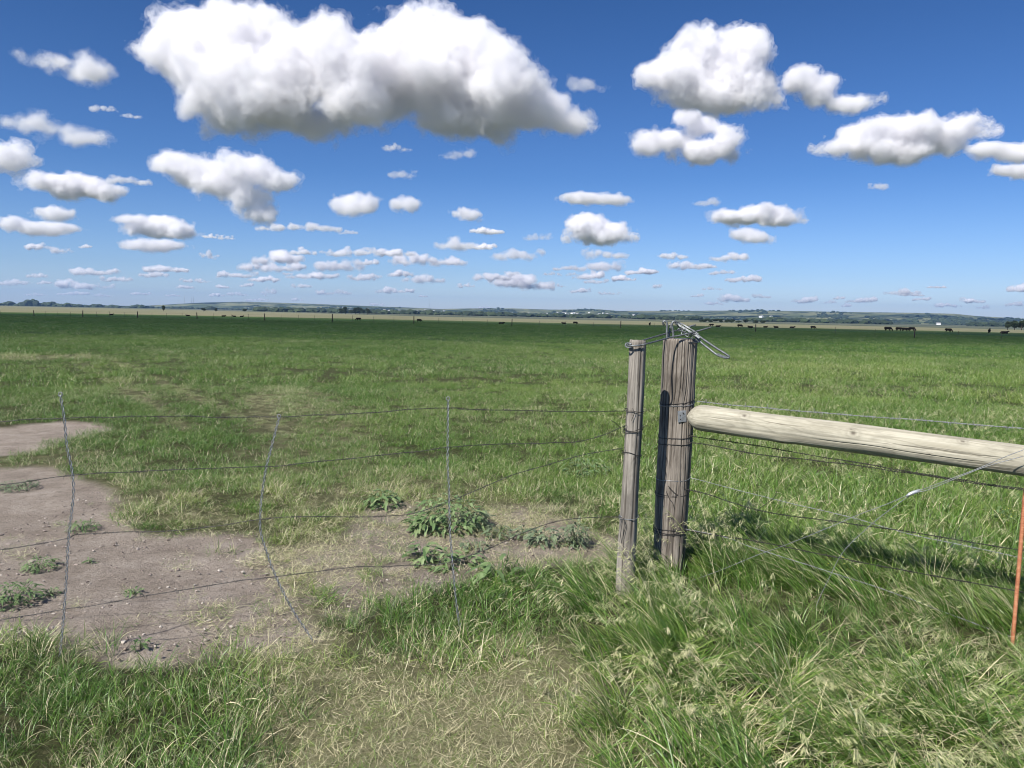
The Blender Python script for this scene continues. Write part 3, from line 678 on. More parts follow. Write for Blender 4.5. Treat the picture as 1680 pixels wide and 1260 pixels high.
# diagonal tightening wire: two strands from the next post, crimped, then down to the post foot
def bY(px): return fenceY(px) - .10 if px > 1240 else fenceY(px) - .02
mb = MB()
for pts in ([(1930, 655), (1800, 700), (1680, 738), (1600, 770), (1520, 801), (1498, 808), (1450, 829), (1395, 850), (1320, 882), (1240, 912), (1165, 942), (1120, 958)],
            [(1930, 668), (1800, 708), (1680, 748), (1610, 768), (1525, 803), (1498, 810), (1460, 836), (1420, 869), (1385, 903), (1362, 945), (1347, 975), (1338, 998)]):
    P_ = spline([at(x, y, bY(x)) for x, y in pts], .02); T, N_, B_ = frames(P_); ph = np.arange(len(P_)) * .35
    mb.tube(P_ + .0010 * (N_ * np.cos(ph)[:, None] + B_ * np.sin(ph)[:, None]), .0018, 7)
bw = link('brace_wire', mb.mesh('brace_wire'), M_galv, FEN); mb = MB()
mb.tube([at(1487, 814, bY(1498) - .003), at(1492, 811, bY(1498) - .003), at(1498, 808.5, bY(1498) - .003), at(1505, 806, bY(1498) - .003), at(1510, 803.5, bY(1498) - .003)], [.004, .0085, .0095, .0085, .004], 10)
link('crimp_sleeve', mb.mesh('crimp_sleeve'), M_lead, bw)

# rusty rod holding the wires apart
ra_, rb2 = at(1657, 1105, 3.62), at(1682.5, 800, 3.66); mb = MB(); dr = (rb2 - ra_).normalized()
zs = np.arange(0, (rb2 - ra_).length + .05, .004)
mb.tube([ra_ - dr * .05 + dr * z_ for z_ in zs], .0098 + .0009 * np.sign(np.sin(zs / .012 * 6.283)), 10)
tag(link('fence_rod', mb.mesh('fence_rod'), M_rod), 'thin rusty orange rod standing among the wires at the right edge', 'rod')

# ---------------------------------------------------------------- gate latch on the corner post
LT = thing('gate_latch', 'galvanised lever latch with a long wire loop hooked over the gate pole', 'gate latch', tuple(at(1113, 553, 4.6)))
def rod(name, pts, r, parent=LT, mat=M_latch, step=.006, sides=8):
    mb = MB(); mb.tube(spline([at(x, y, Y) for x, y, Y in pts], step), r, sides); return link(name, mb.mesh(name), mat, parent)
rod('wire_loop', [(1166.5, 537, 4.52), (1145, 543, 4.50), (1122, 549, 4.48), (1100, 553.5, 4.45), (1080, 559, 4.36), (1063, 563.5, 4.24), (1052, 566.2, 4.222), (1042, 567.2, 4.216), (1035, 567.4, 4.225), (1030.6, 567.2, 4.25), (1029.5, 566.2, 4.28), (1031, 565, 4.31), (1037, 562.5, 4.335), (1046, 560.5, 4.342), (1056, 558, 4.36), (1075, 552.3, 4.48), (1100, 545, 4.60), (1124, 538, 4.66), (1141, 533, 4.68)], .0048)
rod('loop_hook', [(1036, 570, 4.223), (1029, 570, 4.225), (1026.5, 567.5, 4.24), (1027, 564, 4.25), (1031, 563, 4.24), (1036, 565, 4.225)], .0045)
rod('post_hook', [(1094, 558, 4.565), (1094, 545, 4.565), (1094.3, 536, 4.565), (1093.8, 530, 4.565), (1091.5, 526.8, 4.565), (1089, 527.3, 4.565), (1087.8, 530.5, 4.565), (1089.5, 533, 4.57)], .0068)
rod('post_hook', [(1104.5, 558, 4.57), (1104.5, 548, 4.57), (1103.5, 540, 4.57), (1102, 534, 4.57), (1103.5, 529, 4.57), (1106.5, 527.2, 4.57), (1109.5, 529, 4.57), (1110, 533, 4.57)], .0068)
rod('staple', [(1098, 534, 4.60), (1099.5, 531.8, 4.60), (1100.5, 534, 4.60), (1098, 545, 4.60), (1097, 558, 4.60)], .0055)
def bar(name, pts, wd, th, parent=LT):
    """flat bar swept along pixels"""
    P_ = spline([at(x, y, Y) for x, y, Y in pts], .01); T = np.gradient(P_, axis=0); T /= np.linalg.norm(T, axis=1)[:, None]
    yv = np.array([(0, 1.0, 0)]); N_ = np.cross(T, yv); N_ /= np.linalg.norm(N_, axis=1)[:, None]; B_ = np.cross(N_, T); Vv, Fc = [], []
    for s1, s2 in ((-1, -1), (1, -1), (1, 1), (-1, 1)): Vv.append(P_ + N_ * s1 * wd + B_ * s2 * th)
    Vv = np.stack(Vv, 1).reshape(-1, 3)
    for i in range(len(P_) - 1):
        for j in range(4): Fc.append((i * 4 + j, i * 4 + (j + 1) % 4, i * 4 + 4 + (j + 1) % 4, i * 4 + 4 + j))
    m_ = len(P_) * 4; Fc += [(3, 2, 1, 0), (m_ - 4, m_ - 3, m_ - 2, m_ - 1)]
    mb = MB(); mb.add(Vv, Fc); return link(name, mb.mesh(name, False), M_latch, parent)
lv = bar('lever', [(1106, 529.5, 4.60), (1114, 533.5, 4.59), (1126, 540.5, 4.56), (1134, 545.5, 4.53), (1140, 549.5, 4.50), (1148, 555, 4.47)], .0055, .005)
bar('lever', [(1108, 528, 4.64), (1118, 531, 4.64), (1130, 538, 4.62), (1139, 543.5, 4.58), (1146, 549, 4.55)], .0038, .004)
hd = rod('lever_handle', [(1138, 546, 4.50), (1146, 551, 4.49), (1160, 561, 4.47), (1175, 571, 4.45), (1188, 579, 4.43), (1194.5, 583.5, 4.42), (1196.2, 586, 4.42), (1193, 587.2, 4.42), (1185, 585.6, 4.42), (1175, 581.2, 4.43), (1163, 572, 4.46), (1152, 563.5, 4.48), (1146, 557, 4.50), (1141, 552, 4.52)], .0066)
bar('handle_plate', [(1177, 580.5, 4.425), (1183, 584.2, 4.42), (1192, 586.2, 4.415)], .0075, .004)
for q, (x, y, Y) in enumerate(((1115, 541, 4.57), (1120.5, 546.5, 4.55), (1127, 549.5, 4.53), (1132.5, 548, 4.50), (1136, 550.5, 4.50), (1114.5, 534.2, 4.60), (1122, 543, 4.53))):
    c_ = at(x, y, Y); a0 = q * 1.1; mb = MB()
    u_ = Vector((math.cos(a0) * .8, .3, math.sin(a0) * .6)).normalized(); v_ = u_.cross(Vector((.2, 1, .1))).normalized()
    mb.tube([c_ + u_ * .013 * math.cos(a) + v_ * .008 * math.sin(a) for a in np.linspace(0, 6.283, 15)], .0035, 7, False)
    link('chain_link', mb.mesh('chain_link'), M_latch, LT)
# steel strap bent round the post head
q_ = (ct - cb).normalized(); X_ = (Vector((1, 0, 0)) - q_ * q_.x).normalized(); Y_ = q_.cross(X_); mb = MB()
mb.tube([ct + q_ * (-.012 + .004 * math.sin(x * 2)) + (X_ * math.cos(x) + Y_ * math.sin(x)) * .108 for x in np.linspace(-1.35, 1.1, 30)], .0030, 6)
link('strap_wire', mb.mesh('strap_wire'), M_latch, LT)
bar('base_plate', [(1108, 556.5, 4.55), (1122, 555.5, 4.56), (1138, 556, 4.58)], .003, .03)
# ---------------------------------------------------------------- cattle
def sdf_body(caps, h, kk=.06):
    P = np.array([c[0] for c in caps] + [c[1] for c in caps]); Rm = max(max(c[2], c[3]) for c in caps) + .1
    lo, hi = P.min(0) - Rm, P.max(0) + Rm; dim = np.ceil((hi - lo) / h).astype(int) + 2
    X = np.stack(np.meshgrid(*[lo[k] + np.arange(dim[k]) * h for k in range(3)], indexing='ij'), -1).reshape(-1, 3)
    acc = 0
    for a, b_, r0, r1, *sq in caps:
        a, b_ = np.array(a, float), np.array(b_, float); e = b_ - a; Z = X.copy()
        sy = sq[0] if sq else 1.0
        w_ = (Z - a); t = np.clip((w_ @ e) / (e @ e + 1e-9), 0, 1); dv = w_ - t[:, None] * e; dv[:, 1] /= sy
        acc = acc + np.exp(-np.clip((np.linalg.norm(dv, axis=1) - (r0 + (r1 - r0) * t)) / kk, -40, 40))
    G = (-kk * np.log(acc + 1e-30)).reshape(dim)
    return surface_nets(G, lo, h)
def cow_caps(pose):
    if pose == 'lying':
        c = [((-.75, 0, .42), (.55, 0, .45), .40, .38, .9), ((.55, 0, .5), (.98, 0, .82), .24, .15), ((.98, 0, .84), (1.3, .0, .72), .14, .085), ((1.0, .12, .93), (.98, .24, .93), .05, .03), ((1.0, -.12, .93), (.98, -.24, .93), .05, .03),
             ((.45, -.25, .15), (.95, -.3, .08), .12, .06), ((-.55, -.3, .2), (-.1, -.48, .1), .17, .07), ((-1.1, 0, .5), (-1.2, .1, .1), .04, .03), ((.4, .25, .15), (.8, .3, .08), .12, .06)]
        return c
    c = [((-.78, 0, 1.0), (.62, 0, .98), .34, .36, .85), ((-.2, 0, .88), (.3, 0, .86), .36, .36, .9), ((-.95, 0, 1.08), (-.7, 0, 1.1), .20, .24)]
    for s in (-1, 1):
        o = .10 * s
        c += [((.52, .17 * s, .85), (.50 + o, .18 * s, .42), .14, .075), ((.50 + o, .18 * s, .42), (.52 + o, .18 * s, .03), .065, .06),
              ((-.78, .17 * s, .95), (-.66 - o, .19 * s, .55), .20, .10), ((-.66 - o, .19 * s, .55), (-.80 - o, .18 * s, .36), .09, .07), ((-.80 - o, .18 * s, .36), (-.78 - o, .18 * s, .03), .065, .06)]
    c += [((-1.1, 0, 1.15), (-1.2, 0, .5), .035, .045)]
    if pose == 'grazing':
        c += [((.75, 0, 1.02), (1.22, 0, .50), .25, .14), ((1.20, 0, .46), (1.38, 0, .12), .135, .085), ((1.2, .12, .56), (1.14, .26, .56), .05, .03), ((1.2, -.12, .56), (1.14, -.26, .56), .05, .03)]
    else:
        c += [((.72, 0, 1.1), (1.12, 0, 1.38), .25, .15), ((1.10, 0, 1.42), (1.48, 0, 1.22), .14, .09), ((1.1, .12, 1.5), (1.06, .26, 1.5), .05, .03), ((1.1, -.12, 1.5), (1.06, -.26, 1.5), .05, .03)]
    return c
M_cow, n, b = new_mat('black hide'); b.inputs['Base Color'].default_value = (.008, .007, .007, 1); b.inputs['Roughness'].default_value = .8; b.inputs['Specular IOR Level'].default_value = .2
COW = {p: raw_mesh('cow', *sdf_body(cow_caps(p), .05)) for p in ('grazing', 'standing', 'lying')}
for m_ in COW.values(): m_.materials.append(M_cow)
HERD = 'black cattle along the far side of the pasture'
for px, py, pose, face, lb in (
    (183, 513, 'lying', 0, 'black cow lying alone near the far left pasture fence'), (308, 516, 'lying', 180, 'largest dark lump of a lying black cow left of the lying trio'),
    (367, 519, 'lying', 0, 'leftmost of three black cows lying close together in the grass'), (384, 519, 'lying', 170, 'middle of three black cows lying close together in the grass'), (397, 519.5, 'lying', 20, 'rightmost of three black cows lying close together in the grass'),
    (588, 526, 'grazing', 180, 'black cow below the row of trees on the plain'), (688, 528, 'grazing', 0, 'black cow beside the fence post below the distant town'), (823, 532, 'lying', 0, 'small black cow lying at the middle of the pasture edge'),
    (925, 531.5, 'lying', 180, 'black calf lying just left of a grazing black cow'), (944, 532, 'grazing', 0, 'black cow grazing right beside the lying calf'), (1066, 534, 'standing', 80, 'black cow just left of the latch hooks on the corner post'),
    (1167, 535.5, 'grazing', 170, 'black cow standing first right of the metal latch'), (1178, 536.5, 'lying', 0, 'black cow lying close behind the first cow right of the latch'), (1214, 537, 'grazing', 0, 'black cow alone between the latch and the wooden pasture post'),
    (1231, 538, 'lying', 180, 'black cow lying just left of the wooden pasture post'), (1256, 537.5, 'lying', 0, 'black cow lying just right of the wooden pasture post'), (1273, 538, 'lying', 160, 'second lying black cow right of the wooden pasture post'),
    (1300, 538.5, 'lying', 0, 'long low black cow lying left of the lone standing cow'), (1334, 539.5, 'grazing', 10, 'lone black cow standing right of the long lying one'), (1457, 543, 'grazing', 5, 'leftmost cow of the group of four black cows'),
    (1475, 543, 'grazing', 10, 'second cow from the left in the group of four'), (1485, 543.5, 'grazing', -10, 'third cow from the left in the group of four'), (1496, 543, 'grazing', 20, 'cow of the group of four nearest the dark fence post'),
    (1556, 545, 'grazing', -15, 'black cow alone below the bright white farm house'), (1623, 546.5, 'standing', 85, 'black cow facing away between the farm house and the round trees'), (1648, 547.5, 'lying', 0, 'black cow lying below the round trees at the right')):
    p = ray_ground(px, py, 500); D = math.hypot(p.x, p.y)
    if D > 330: k_ = 310 / D; p = Vector((p.x * k_, p.y * k_, 0)); p.z = gz(p.x, p.y)
    o = link('cow', COW[pose], None, None, p); o.rotation_euler = (0, 0, R(face) - math.atan2(p.x, p.y)); s_ = random.uniform(.94, 1.08) * (.62 if px < 1000 else .70 if px < 1440 else .92); o.scale = (s_, s_, s_)
    tag(o, lb, 'cow', HERD)

# ---------------------------------------------------------------- far pasture fence
M_fpost, n, b = new_mat('old fence post'); b.inputs['Base Color'].default_value = (.065, .05, .04, 1); b.inputs['Roughness'].default_value = .9
M_tpost, n, b = new_mat('steel t post'); b.inputs['Base Color'].default_value = (.10, .085, .07, 1); b.inputs['Roughness'].default_value = .6; b.inputs['Metallic'].default_value = .3
def fx(px): return float(np.interp(px, [-400, 0, 135, 323, 545, 679, 840, 1019, 1241, 1502, 2100], [215, 175, 158, 142, 122, 126, 135, 138, 132, 116, 95]))
PF = thing('pasture_fence', 'long thin fence of dark wood and steel posts along the far edge of the pasture', 'fence', tuple(far_at(840, 135)))
WP = [-160, 55, 135, 225, 323, 434, 545, 679, 840, 1019, 1241, 1502, 1790]; tops = []
pm = []
for wood in (1, 0):
    mb = MB()
    if wood: mb.tube([(0, 0, -.3), (0, 0, .6), (.02, 0, 1.30), (.02, 0, 1.32)], [.085, .08, .075, .05], 8)
    else:
        mb.box((0, 0, .45), .022, .004, .75); mb.box((0, .017, .45), .004, .014, .75)
    m_ = mb.mesh('fence_post', bool(wood)); m_.materials.append(M_fpost if wood else M_tpost); pm.append(m_)
for i_, px in enumerate(WP):
    nn = 4
    for q in range(nn if i_ < len(WP) - 1 else 1):
        x_ = px + (WP[i_ + 1] - px) * q / nn if q else px
        p = far_at(x_ + random.uniform(-1, 1) * (q > 0), fx(x_)); tops.append(p)
        o = bpy.data.objects.new('wood_post' if q == 0 else 'steel_post', pm[0 if q == 0 else 1]); COL.objects.link(o); o.parent = PF
        o.location = p - PF.location; o.rotation_euler = (random.uniform(-.03, .03), random.uniform(-.04, .04), random.uniform(0, 3)); o.scale = (1, 1, random.uniform(.95, 1.05) if q == 0 else random.uniform(.85, 1))
mb = MB()
for zz in (.45, .75, 1.05): mb.tube([p + Vector((0, -.08, zz)) for p in tops], .003, 4)
link('fence_wire', mb.mesh('fence_wire'), M_dark, PF)

# ---------------------------------------------------------------- plants with leaves
def leaf_mat(name, c0, c1, c2):
    m, n, b = new_mat(name); bl = attr(n, 'bl'); sx = nd(n, 'ShaderNodeSeparateColor'); L(n, bl.outputs['Color'], sx.inputs[0])
    col = ramp(n, sx.outputs[0], [(0, c0), (.6, c1), (1, c2)])
    L(n, col, b.inputs['Base Color']); b.inputs['Roughness'].default_value = .5; b.inputs['Specular IOR Level'].default_value = .35
    tr = nd(n, 'ShaderNodeBsdfTranslucent'); L(n, col, tr.inputs[0]); mx = nd(n, 'ShaderNodeMixShader'); mx.inputs[0].default_value = .3
    L(n, b.outputs[0], mx.inputs[1]); L(n, tr.outputs[0], mx.inputs[2]); L(n, mx.outputs[0], n.nodes['Material Output'].inputs[0]); return m
M_weed = leaf_mat('weed leaves', (.11, .185, .07), (.18, .27, .11), (.30, .38, .18))
M_weed2 = leaf_mat('grey green weed leaves', (.13, .18, .10), (.20, .26, .15), (.31, .36, .22))
M_flower = leaf_mat('yellow flowers', (.55, .50, .06), (.62, .58, .12), (.50, .55, .20))
def weed_mesh(rg, wd, h, nl, ll, lw, upright=.5):
    """stems carrying lobed, folded leaves"""
    Vs, Fs, C = [], [], []; nv = 0
    prof = [(0, .08), (.18, .55), (.34, .42), (.52, .62), (.68, .36), (.84, .34), (1, .02)]
    for k in range(nl):
        a = rg.uniform(0, 6.28); rr = wd * math.sqrt(rg.uniform(.01, 1)) * .85; z0 = h * rg.uniform(.05, 1) * (1 - .55 * (rr / wd) ** 2)
        l = ll * rg.uniform(.35, 1.5); w_ = lw * rg.uniform(.7, 1.2); pit = rg.uniform(-.3, .9) * upright + rg.uniform(-.25, .25); az_ = a + rg.uniform(-1, 1)
        f = np.array((math.cos(az_) * math.cos(pit), math.sin(az_) * math.cos(pit), math.sin(pit))); s = np.array((-math.sin(az_), math.cos(az_), rg.uniform(-.4, .4))); u = np.cross(f, s)
        o = np.array((rr * math.cos(a), rr * math.sin(a), max(.008, z0))); c_ = rg.uniform()
        for t, wv in prof:
            cen = o + f * l * t - u * 0 + np.array((0, 0, -l * .45 * t * t))
            for sd in (-1, 0, 1): Vs.append(cen + s * sd * w_ * wv + u * abs(sd) * w_ * .22 * wv); C.append((np.clip(c_ + rg.uniform(-.12, .12), 0, 1), t, 0, 1))
        for q in range(len(prof) - 1):
            for sd in (0, 1): i = nv + q * 3 + sd; Fs.append((i, i + 1, i + 4, i + 3))
        nv += len(prof) * 3
    V = np.array(Vs); V[:, 2] = np.maximum(V[:, 2], .004); return V, np.array(Fs), np.array(C)
M_stem, n, b = new_mat('weed stem'); b.inputs['Base Color'].default_value = (.12, .16, .07, 1)
def weed(px, py, wpx, hpx, label, seed, mat=None, ll=.07, lw=.024, dens=1.0, name='weed_plant', flowers=0, up=.5):
    rg = np.random.default_rng(seed); p = onz(px, py); p.z = gz(p.x, p.y) - .012; Y = p.y; wd = wpx * Y / F / 2; h = hpx * Y / F
    t = thing(name, label, 'weed', tuple(p)); nl = int(dens * np.clip(wd * (h + wd * .35) / (ll * lw) * 4.2, 24, 1100))
    V, Q, C_ = weed_mesh(rg, wd, h, nl, ll, lw, up); me = raw_mesh('leaves', V, Q); fattr(me, 'bl', C_, 'FLOAT_COLOR')
    link('leaves', me, mat or M_weed, t, None, Matrix.Translation(p)); mb = MB()
    for q in range(7):
        a = rg.uniform(0, 6.28); r_ = wd * rg.uniform(.2, .8); mb.tube([(0, 0, -.02), (r_ * .5 * math.cos(a), r_ * .5 * math.sin(a), h * .4), (r_ * math.cos(a), r_ * math.sin(a), h * .75)], .0018, 5)
    link('stems', mb.mesh('stems'), M_stem, t, None, Matrix.Translation(p))
    if flowers:
        V, Q, C_ = weed_mesh(rg, wd * .95, h * 1.05, flowers, .013, .007, .8); V[:, 2] = np.maximum(V[:, 2], h * .45 + V[:, 2] * .55); me = raw_mesh('flowers', V, Q); fattr(me, 'bl', C_, 'FLOAT_COLOR')
        link('flowers', me, M_flower, t, None, Matrix.Translation(p))
    return t
weed(735, 862, 140, 56, 'largest leafy green weed mound behind the third wire stay', 201, None, .055, .020)
weed(700, 868, 70, 30, 'dense green weed spilling left of the large weed mound', 202)
weed(628, 828, 62, 34, 'bushy green weed at the left behind the bare patch', 203)
weed(780, 862, 60, 34, 'feathery dull green weed on the right flank of the large mound', 204, M_weed2, .05, .012, 1.2)
weed(692, 912, 62, 34, 'low bright leafy weed left of the third wire stay on the bare soil', 205)
weed(730, 924, 50, 30, 'low leafy weed right at the third wire stay', 206)
weed(765, 918, 48, 20, 'small flat weed just right of the third wire stay', 207)
weed(815, 944, 62, 36, 'broad leaved dock weed at the front edge of the bare soil', 208, None, .12, .034, .8, up=1.1)
weed(893, 888, 66, 32, 'low grey green weed on the bare soil left of the gate pole', 209, M_weed2, .055, .018)
weed(944, 893, 44, 50, 'upright wispy grey green weed beside the gate pole', 210, M_weed2, .05, .011, 1.3, up=1.2)
weed(815, 876, 60, 20, 'sparse creeping weed in the middle of the bare patch', 211, M_weed2, .05, .016, .6)
weed(860, 878, 44, 20, 'small creeping weed left of the low grey green one', 212, M_weed2, .05, .016, .6)
weed(780, 895, 60, 14, 'thin flat weed mat between the large mound and the dock weed', 213, M_weed2, .045, .014, .5)
weed(960, 778, 90, 36, 'pale broad leaved weed in the pasture grass left of the gate pole', 214, None, .06, .02, .5)
weed(1376, 948, 80, 46, 'yellow green flowering weed behind the fence wires', 215, leaf_mat('lime weed leaves', (.10, .16, .04), (.17, .23, .06), (.28, .32, .10)), .05, .014, 1.0, flowers=110)
weed(1645, 862, 40, 34, 'small yellow flowered weed left of the rusty rod', 216, None, .045, .012, .7, flowers=60)
weed(1140, 885, 0 + 40, 20, 'small weed at the foot of the thick corner post', 217, None, .05, .016, .6)
weed(20, 985, 96, 36, 'largest green weed tuft on the bare dirt at the left edge', 218, None, .032, .009, 1.0, up=.9)
weed(66, 928, 66, 18, 'flat green weed tuft above the largest one on the dirt', 219, None, .03, .008, .9, up=.9)
weed(136, 867, 54, 18, 'flat green weed just right of the first wire stay on the dirt', 220, None, .03, .008, .9, up=.9)
weed(148, 918, 16, 8, 'tiny weed sprig on the dirt right of the first stay', 221, None, .03, .009, .8, up=.9)
weed(220, 967, 30, 10, 'small weed sprig in the middle of the bare dirt', 222, None, .035, .010, .9, up=.9)
weed(230, 1057, 26, 14, 'small grassy sprig near the front edge of the bare dirt', 223, None, .035, .009, .9, up=1.0)
weed(84, 972, 30, 14, 'small weed sprig just left of the first wire stay on the dirt', 224, None, .026, .007, .8, up=.9)
weed(28, 801, 70, 14, 'flat strip of low weed at the back of the bare dirt', 225, M_weed2, .03, .009, .9, up=.6)

# pebbles
rg = np.random.default_rng(5); Vs, Fs, nv = [], [], 0
import bmesh as _b
_bm = _b.new(); _b.ops.create_icosphere(_bm, subdivisions=1, radius=1); PV = np.array([v.co[:] for v in _bm.verts]); PFc = np.array([[v.index for v in f.verts] for f in _bm.faces]); _bm.free()
cx = rg.uniform(-3.6, 1.2, 150000); cy = rg.uniform(2.8, 10, 150000); keep = np.abs(cx) < cy * .72
cx, cy = cx[keep], cy[keep]; dm = np.maximum(region(cx, cy, DIRT, .08, .13, 0) * .75, region(cx, cy, DIRT2, .16, .3, 1) * .9)
dens = dm * (.12 + .22 * sstep(0, .5, n2(cx, cy, .5, 61, 3)) + .16 * ((cx > -.6) & (cy < 4.5)))
k_ = rg.uniform(size=len(cx)) < dens; cx, cy = cx[k_], cy[k_]; zz = ground_z(cx, cy)
for x, y, z in zip(cx, cy, zz):
    s = .0022 + .0075 * rg.uniform() ** 5 + (.008 if rg.uniform() < .004 else 0); q = PV * (1 + .3 * rg.normal(size=(len(PV), 1))).clip(.6, 1.4) * (s * rg.uniform(.8, 1.6), s * rg.uniform(.8, 1.3), s * rg.uniform(.5, .8)); a = rg.uniform(0, 6.28)
    q = q @ np.array(((math.cos(a), math.sin(a), 0), (-math.sin(a), math.cos(a), 0), (0, 0, 1))); Vs.append(q + (x, y, z - .014 + s * .25)); Fs.append(PFc + nv); nv += len(PV)
M_peb, n, b = new_mat('pebbles'); g_ = nd(n, 'ShaderNodeNewGeometry')
L(n, ramp(n, g_.outputs['Random Per Island'], [(0, (.16, .125, .105)), (.5, (.30, .25, .215)), (.85, (.40, .35, .30)), (1, (.5, .45, .39))]), b.inputs['Base Color']); b.inputs['Roughness'].default_value = .9
tag(link('pebbles', raw_mesh('pebbles', np.concatenate(Vs), np.concatenate(Fs), False), M_peb), 'small pale stones scattered over the bare dirt', 'pebbles', None, 'stuff')
print('pebbles', len(cx))

# ---------------------------------------------------------------- grass
def grass_mat(name, g0, g1, g2, tip, drycol):
    m, n, b = new_mat(name); bl = attr(n, 'bl'); sx = nd(n, 'ShaderNodeSeparateColor'); L(n, bl.outputs['Color'], sx.inputs[0]); rnd_, tt, dr_ = sx.outputs[:3]
    hue = attr(n, 'hue', 'INSTANCER').outputs['Fac']; dri = attr(n, 'dryness', 'INSTANCER').outputs['Fac']
    col = ramp(n, mth(n, 'ADD', mth(n, 'MULTIPLY', rnd_, .55), mth(n, 'MULTIPLY', hue, .55)), [(0, g0), (.5, g1), (1, g2)])
    tipf = nd(n, 'ShaderNodeMapRange'); tipf.inputs[1].default_value = .55; tipf.inputs[2].default_value = 1.05; L(n, tt, tipf.inputs[0])
    col = mixc(n, mth(n, 'MULTIPLY', tipf.outputs[0], .5), col, tip)
    dsel = nd(n, 'ShaderNodeMapRange'); dsel.inputs[1].default_value = -.06; dsel.inputs[2].default_value = .06; L(n, mth(n, 'SUBTRACT', dri, rnd_), dsel.inputs[0])
    dcol = mixc(n, rnd_, drycol, tuple(x * 1.35 for x in drycol))
    col = mixc(n, mth(n, 'MAXIMUM', dr_, dsel.outputs[0]), col, dcol)
    L(n, col, b.inputs['Base Color']); b.inputs['Roughness'].default_value = .42; b.inputs['Specular IOR Level'].default_value = .5
    tr = nd(n, 'ShaderNodeBsdfTranslucent'); L(n, col, tr.inputs[0]); mx = nd(n, 'ShaderNodeMixShader'); mx.inputs[0].default_value = .24
    L(n, b.outputs[0], mx.inputs[1]); L(n, tr.outputs[0], mx.inputs[2]); L(n, mx.outputs[0], n.nodes['Material Output'].inputs[0]); return m
M_gr = grass_mat('grass blades', (.030, .100, .011), (.092, .205, .026), (.275, .355, .080), (.33, .395, .13), (.56, .51, .32))
def blades(rg, n_, rad, h, wd, lean, curve, segs, azc=None, azs_=.6, dry=0.0):
    t = np.linspace(0, 1, segs + 1); a0 = rg.uniform(0, 6.28, n_); r = rad * np.sqrt(rg.uniform(0, 1, n_)); bx, by = r * np.cos(a0), r * np.sin(a0)
    az_ = rg.uniform(0, 6.28, n_) if azc is None else azc + rg.normal(0, azs_, n_)
    hh = rg.uniform(*h, n_); ww = rg.uniform(*wd, n_) / 2; th0 = rg.uniform(*lean, n_); cv = rg.uniform(*curve, n_)
    th = th0[:, None] + cv[:, None] * t[None] ** 1.4; ds = hh[:, None] / segs
    hx_ = np.cumsum(np.sin(th) * ds, 1) - np.sin(th[:, :1]) * ds; hz_ = np.cumsum(np.cos(th) * ds, 1) - np.cos(th[:, :1]) * ds
    hz_ = np.maximum(hz_, .004)
    cxn, sxn = np.cos(az_)[:, None], np.sin(az_)[:, None]
    cen = np.stack([bx[:, None] + hx_ * cxn, by[:, None] + hx_ * sxn, hz_ - .01], -1)
    tw = rg.normal(0, .5, n_)[:, None] + rg.normal(0, .8, n_)[:, None] * t; sd = np.stack([-sxn * np.cos(tw), cxn * np.cos(tw), np.sin(tw)], -1)
    w_ = ww[:, None] * np.minimum(1, .55 + 2.2 * t) * np.clip(1 - t ** 2.6, .03, 1)
    V = np.stack([cen - sd * w_[..., None], cen + sd * w_[..., None]], 2)
    base = (np.arange(n_) * (segs + 1) * 2)[:, None] + np.arange(segs)[None] * 2
    Q = np.stack([base, base + 1, base + 3, base + 2], -1).reshape(-1, 4)
    rn = rg.uniform(0, 1, n_); dd = (rg.uniform(0, 1, n_) < dry).astype(float)
    C_ = np.stack([np.broadcast_to(rn[:, None, None], V.shape[:3]), np.broadcast_to(t[None, :, None], V.shape[:3]), np.broadcast_to(dd[:, None, None], V.shape[:3]), np.ones(V.shape[:3])], -1)
    return V.reshape(-1, 3), Q, C_.reshape(-1, 4)
SEEDB = .5
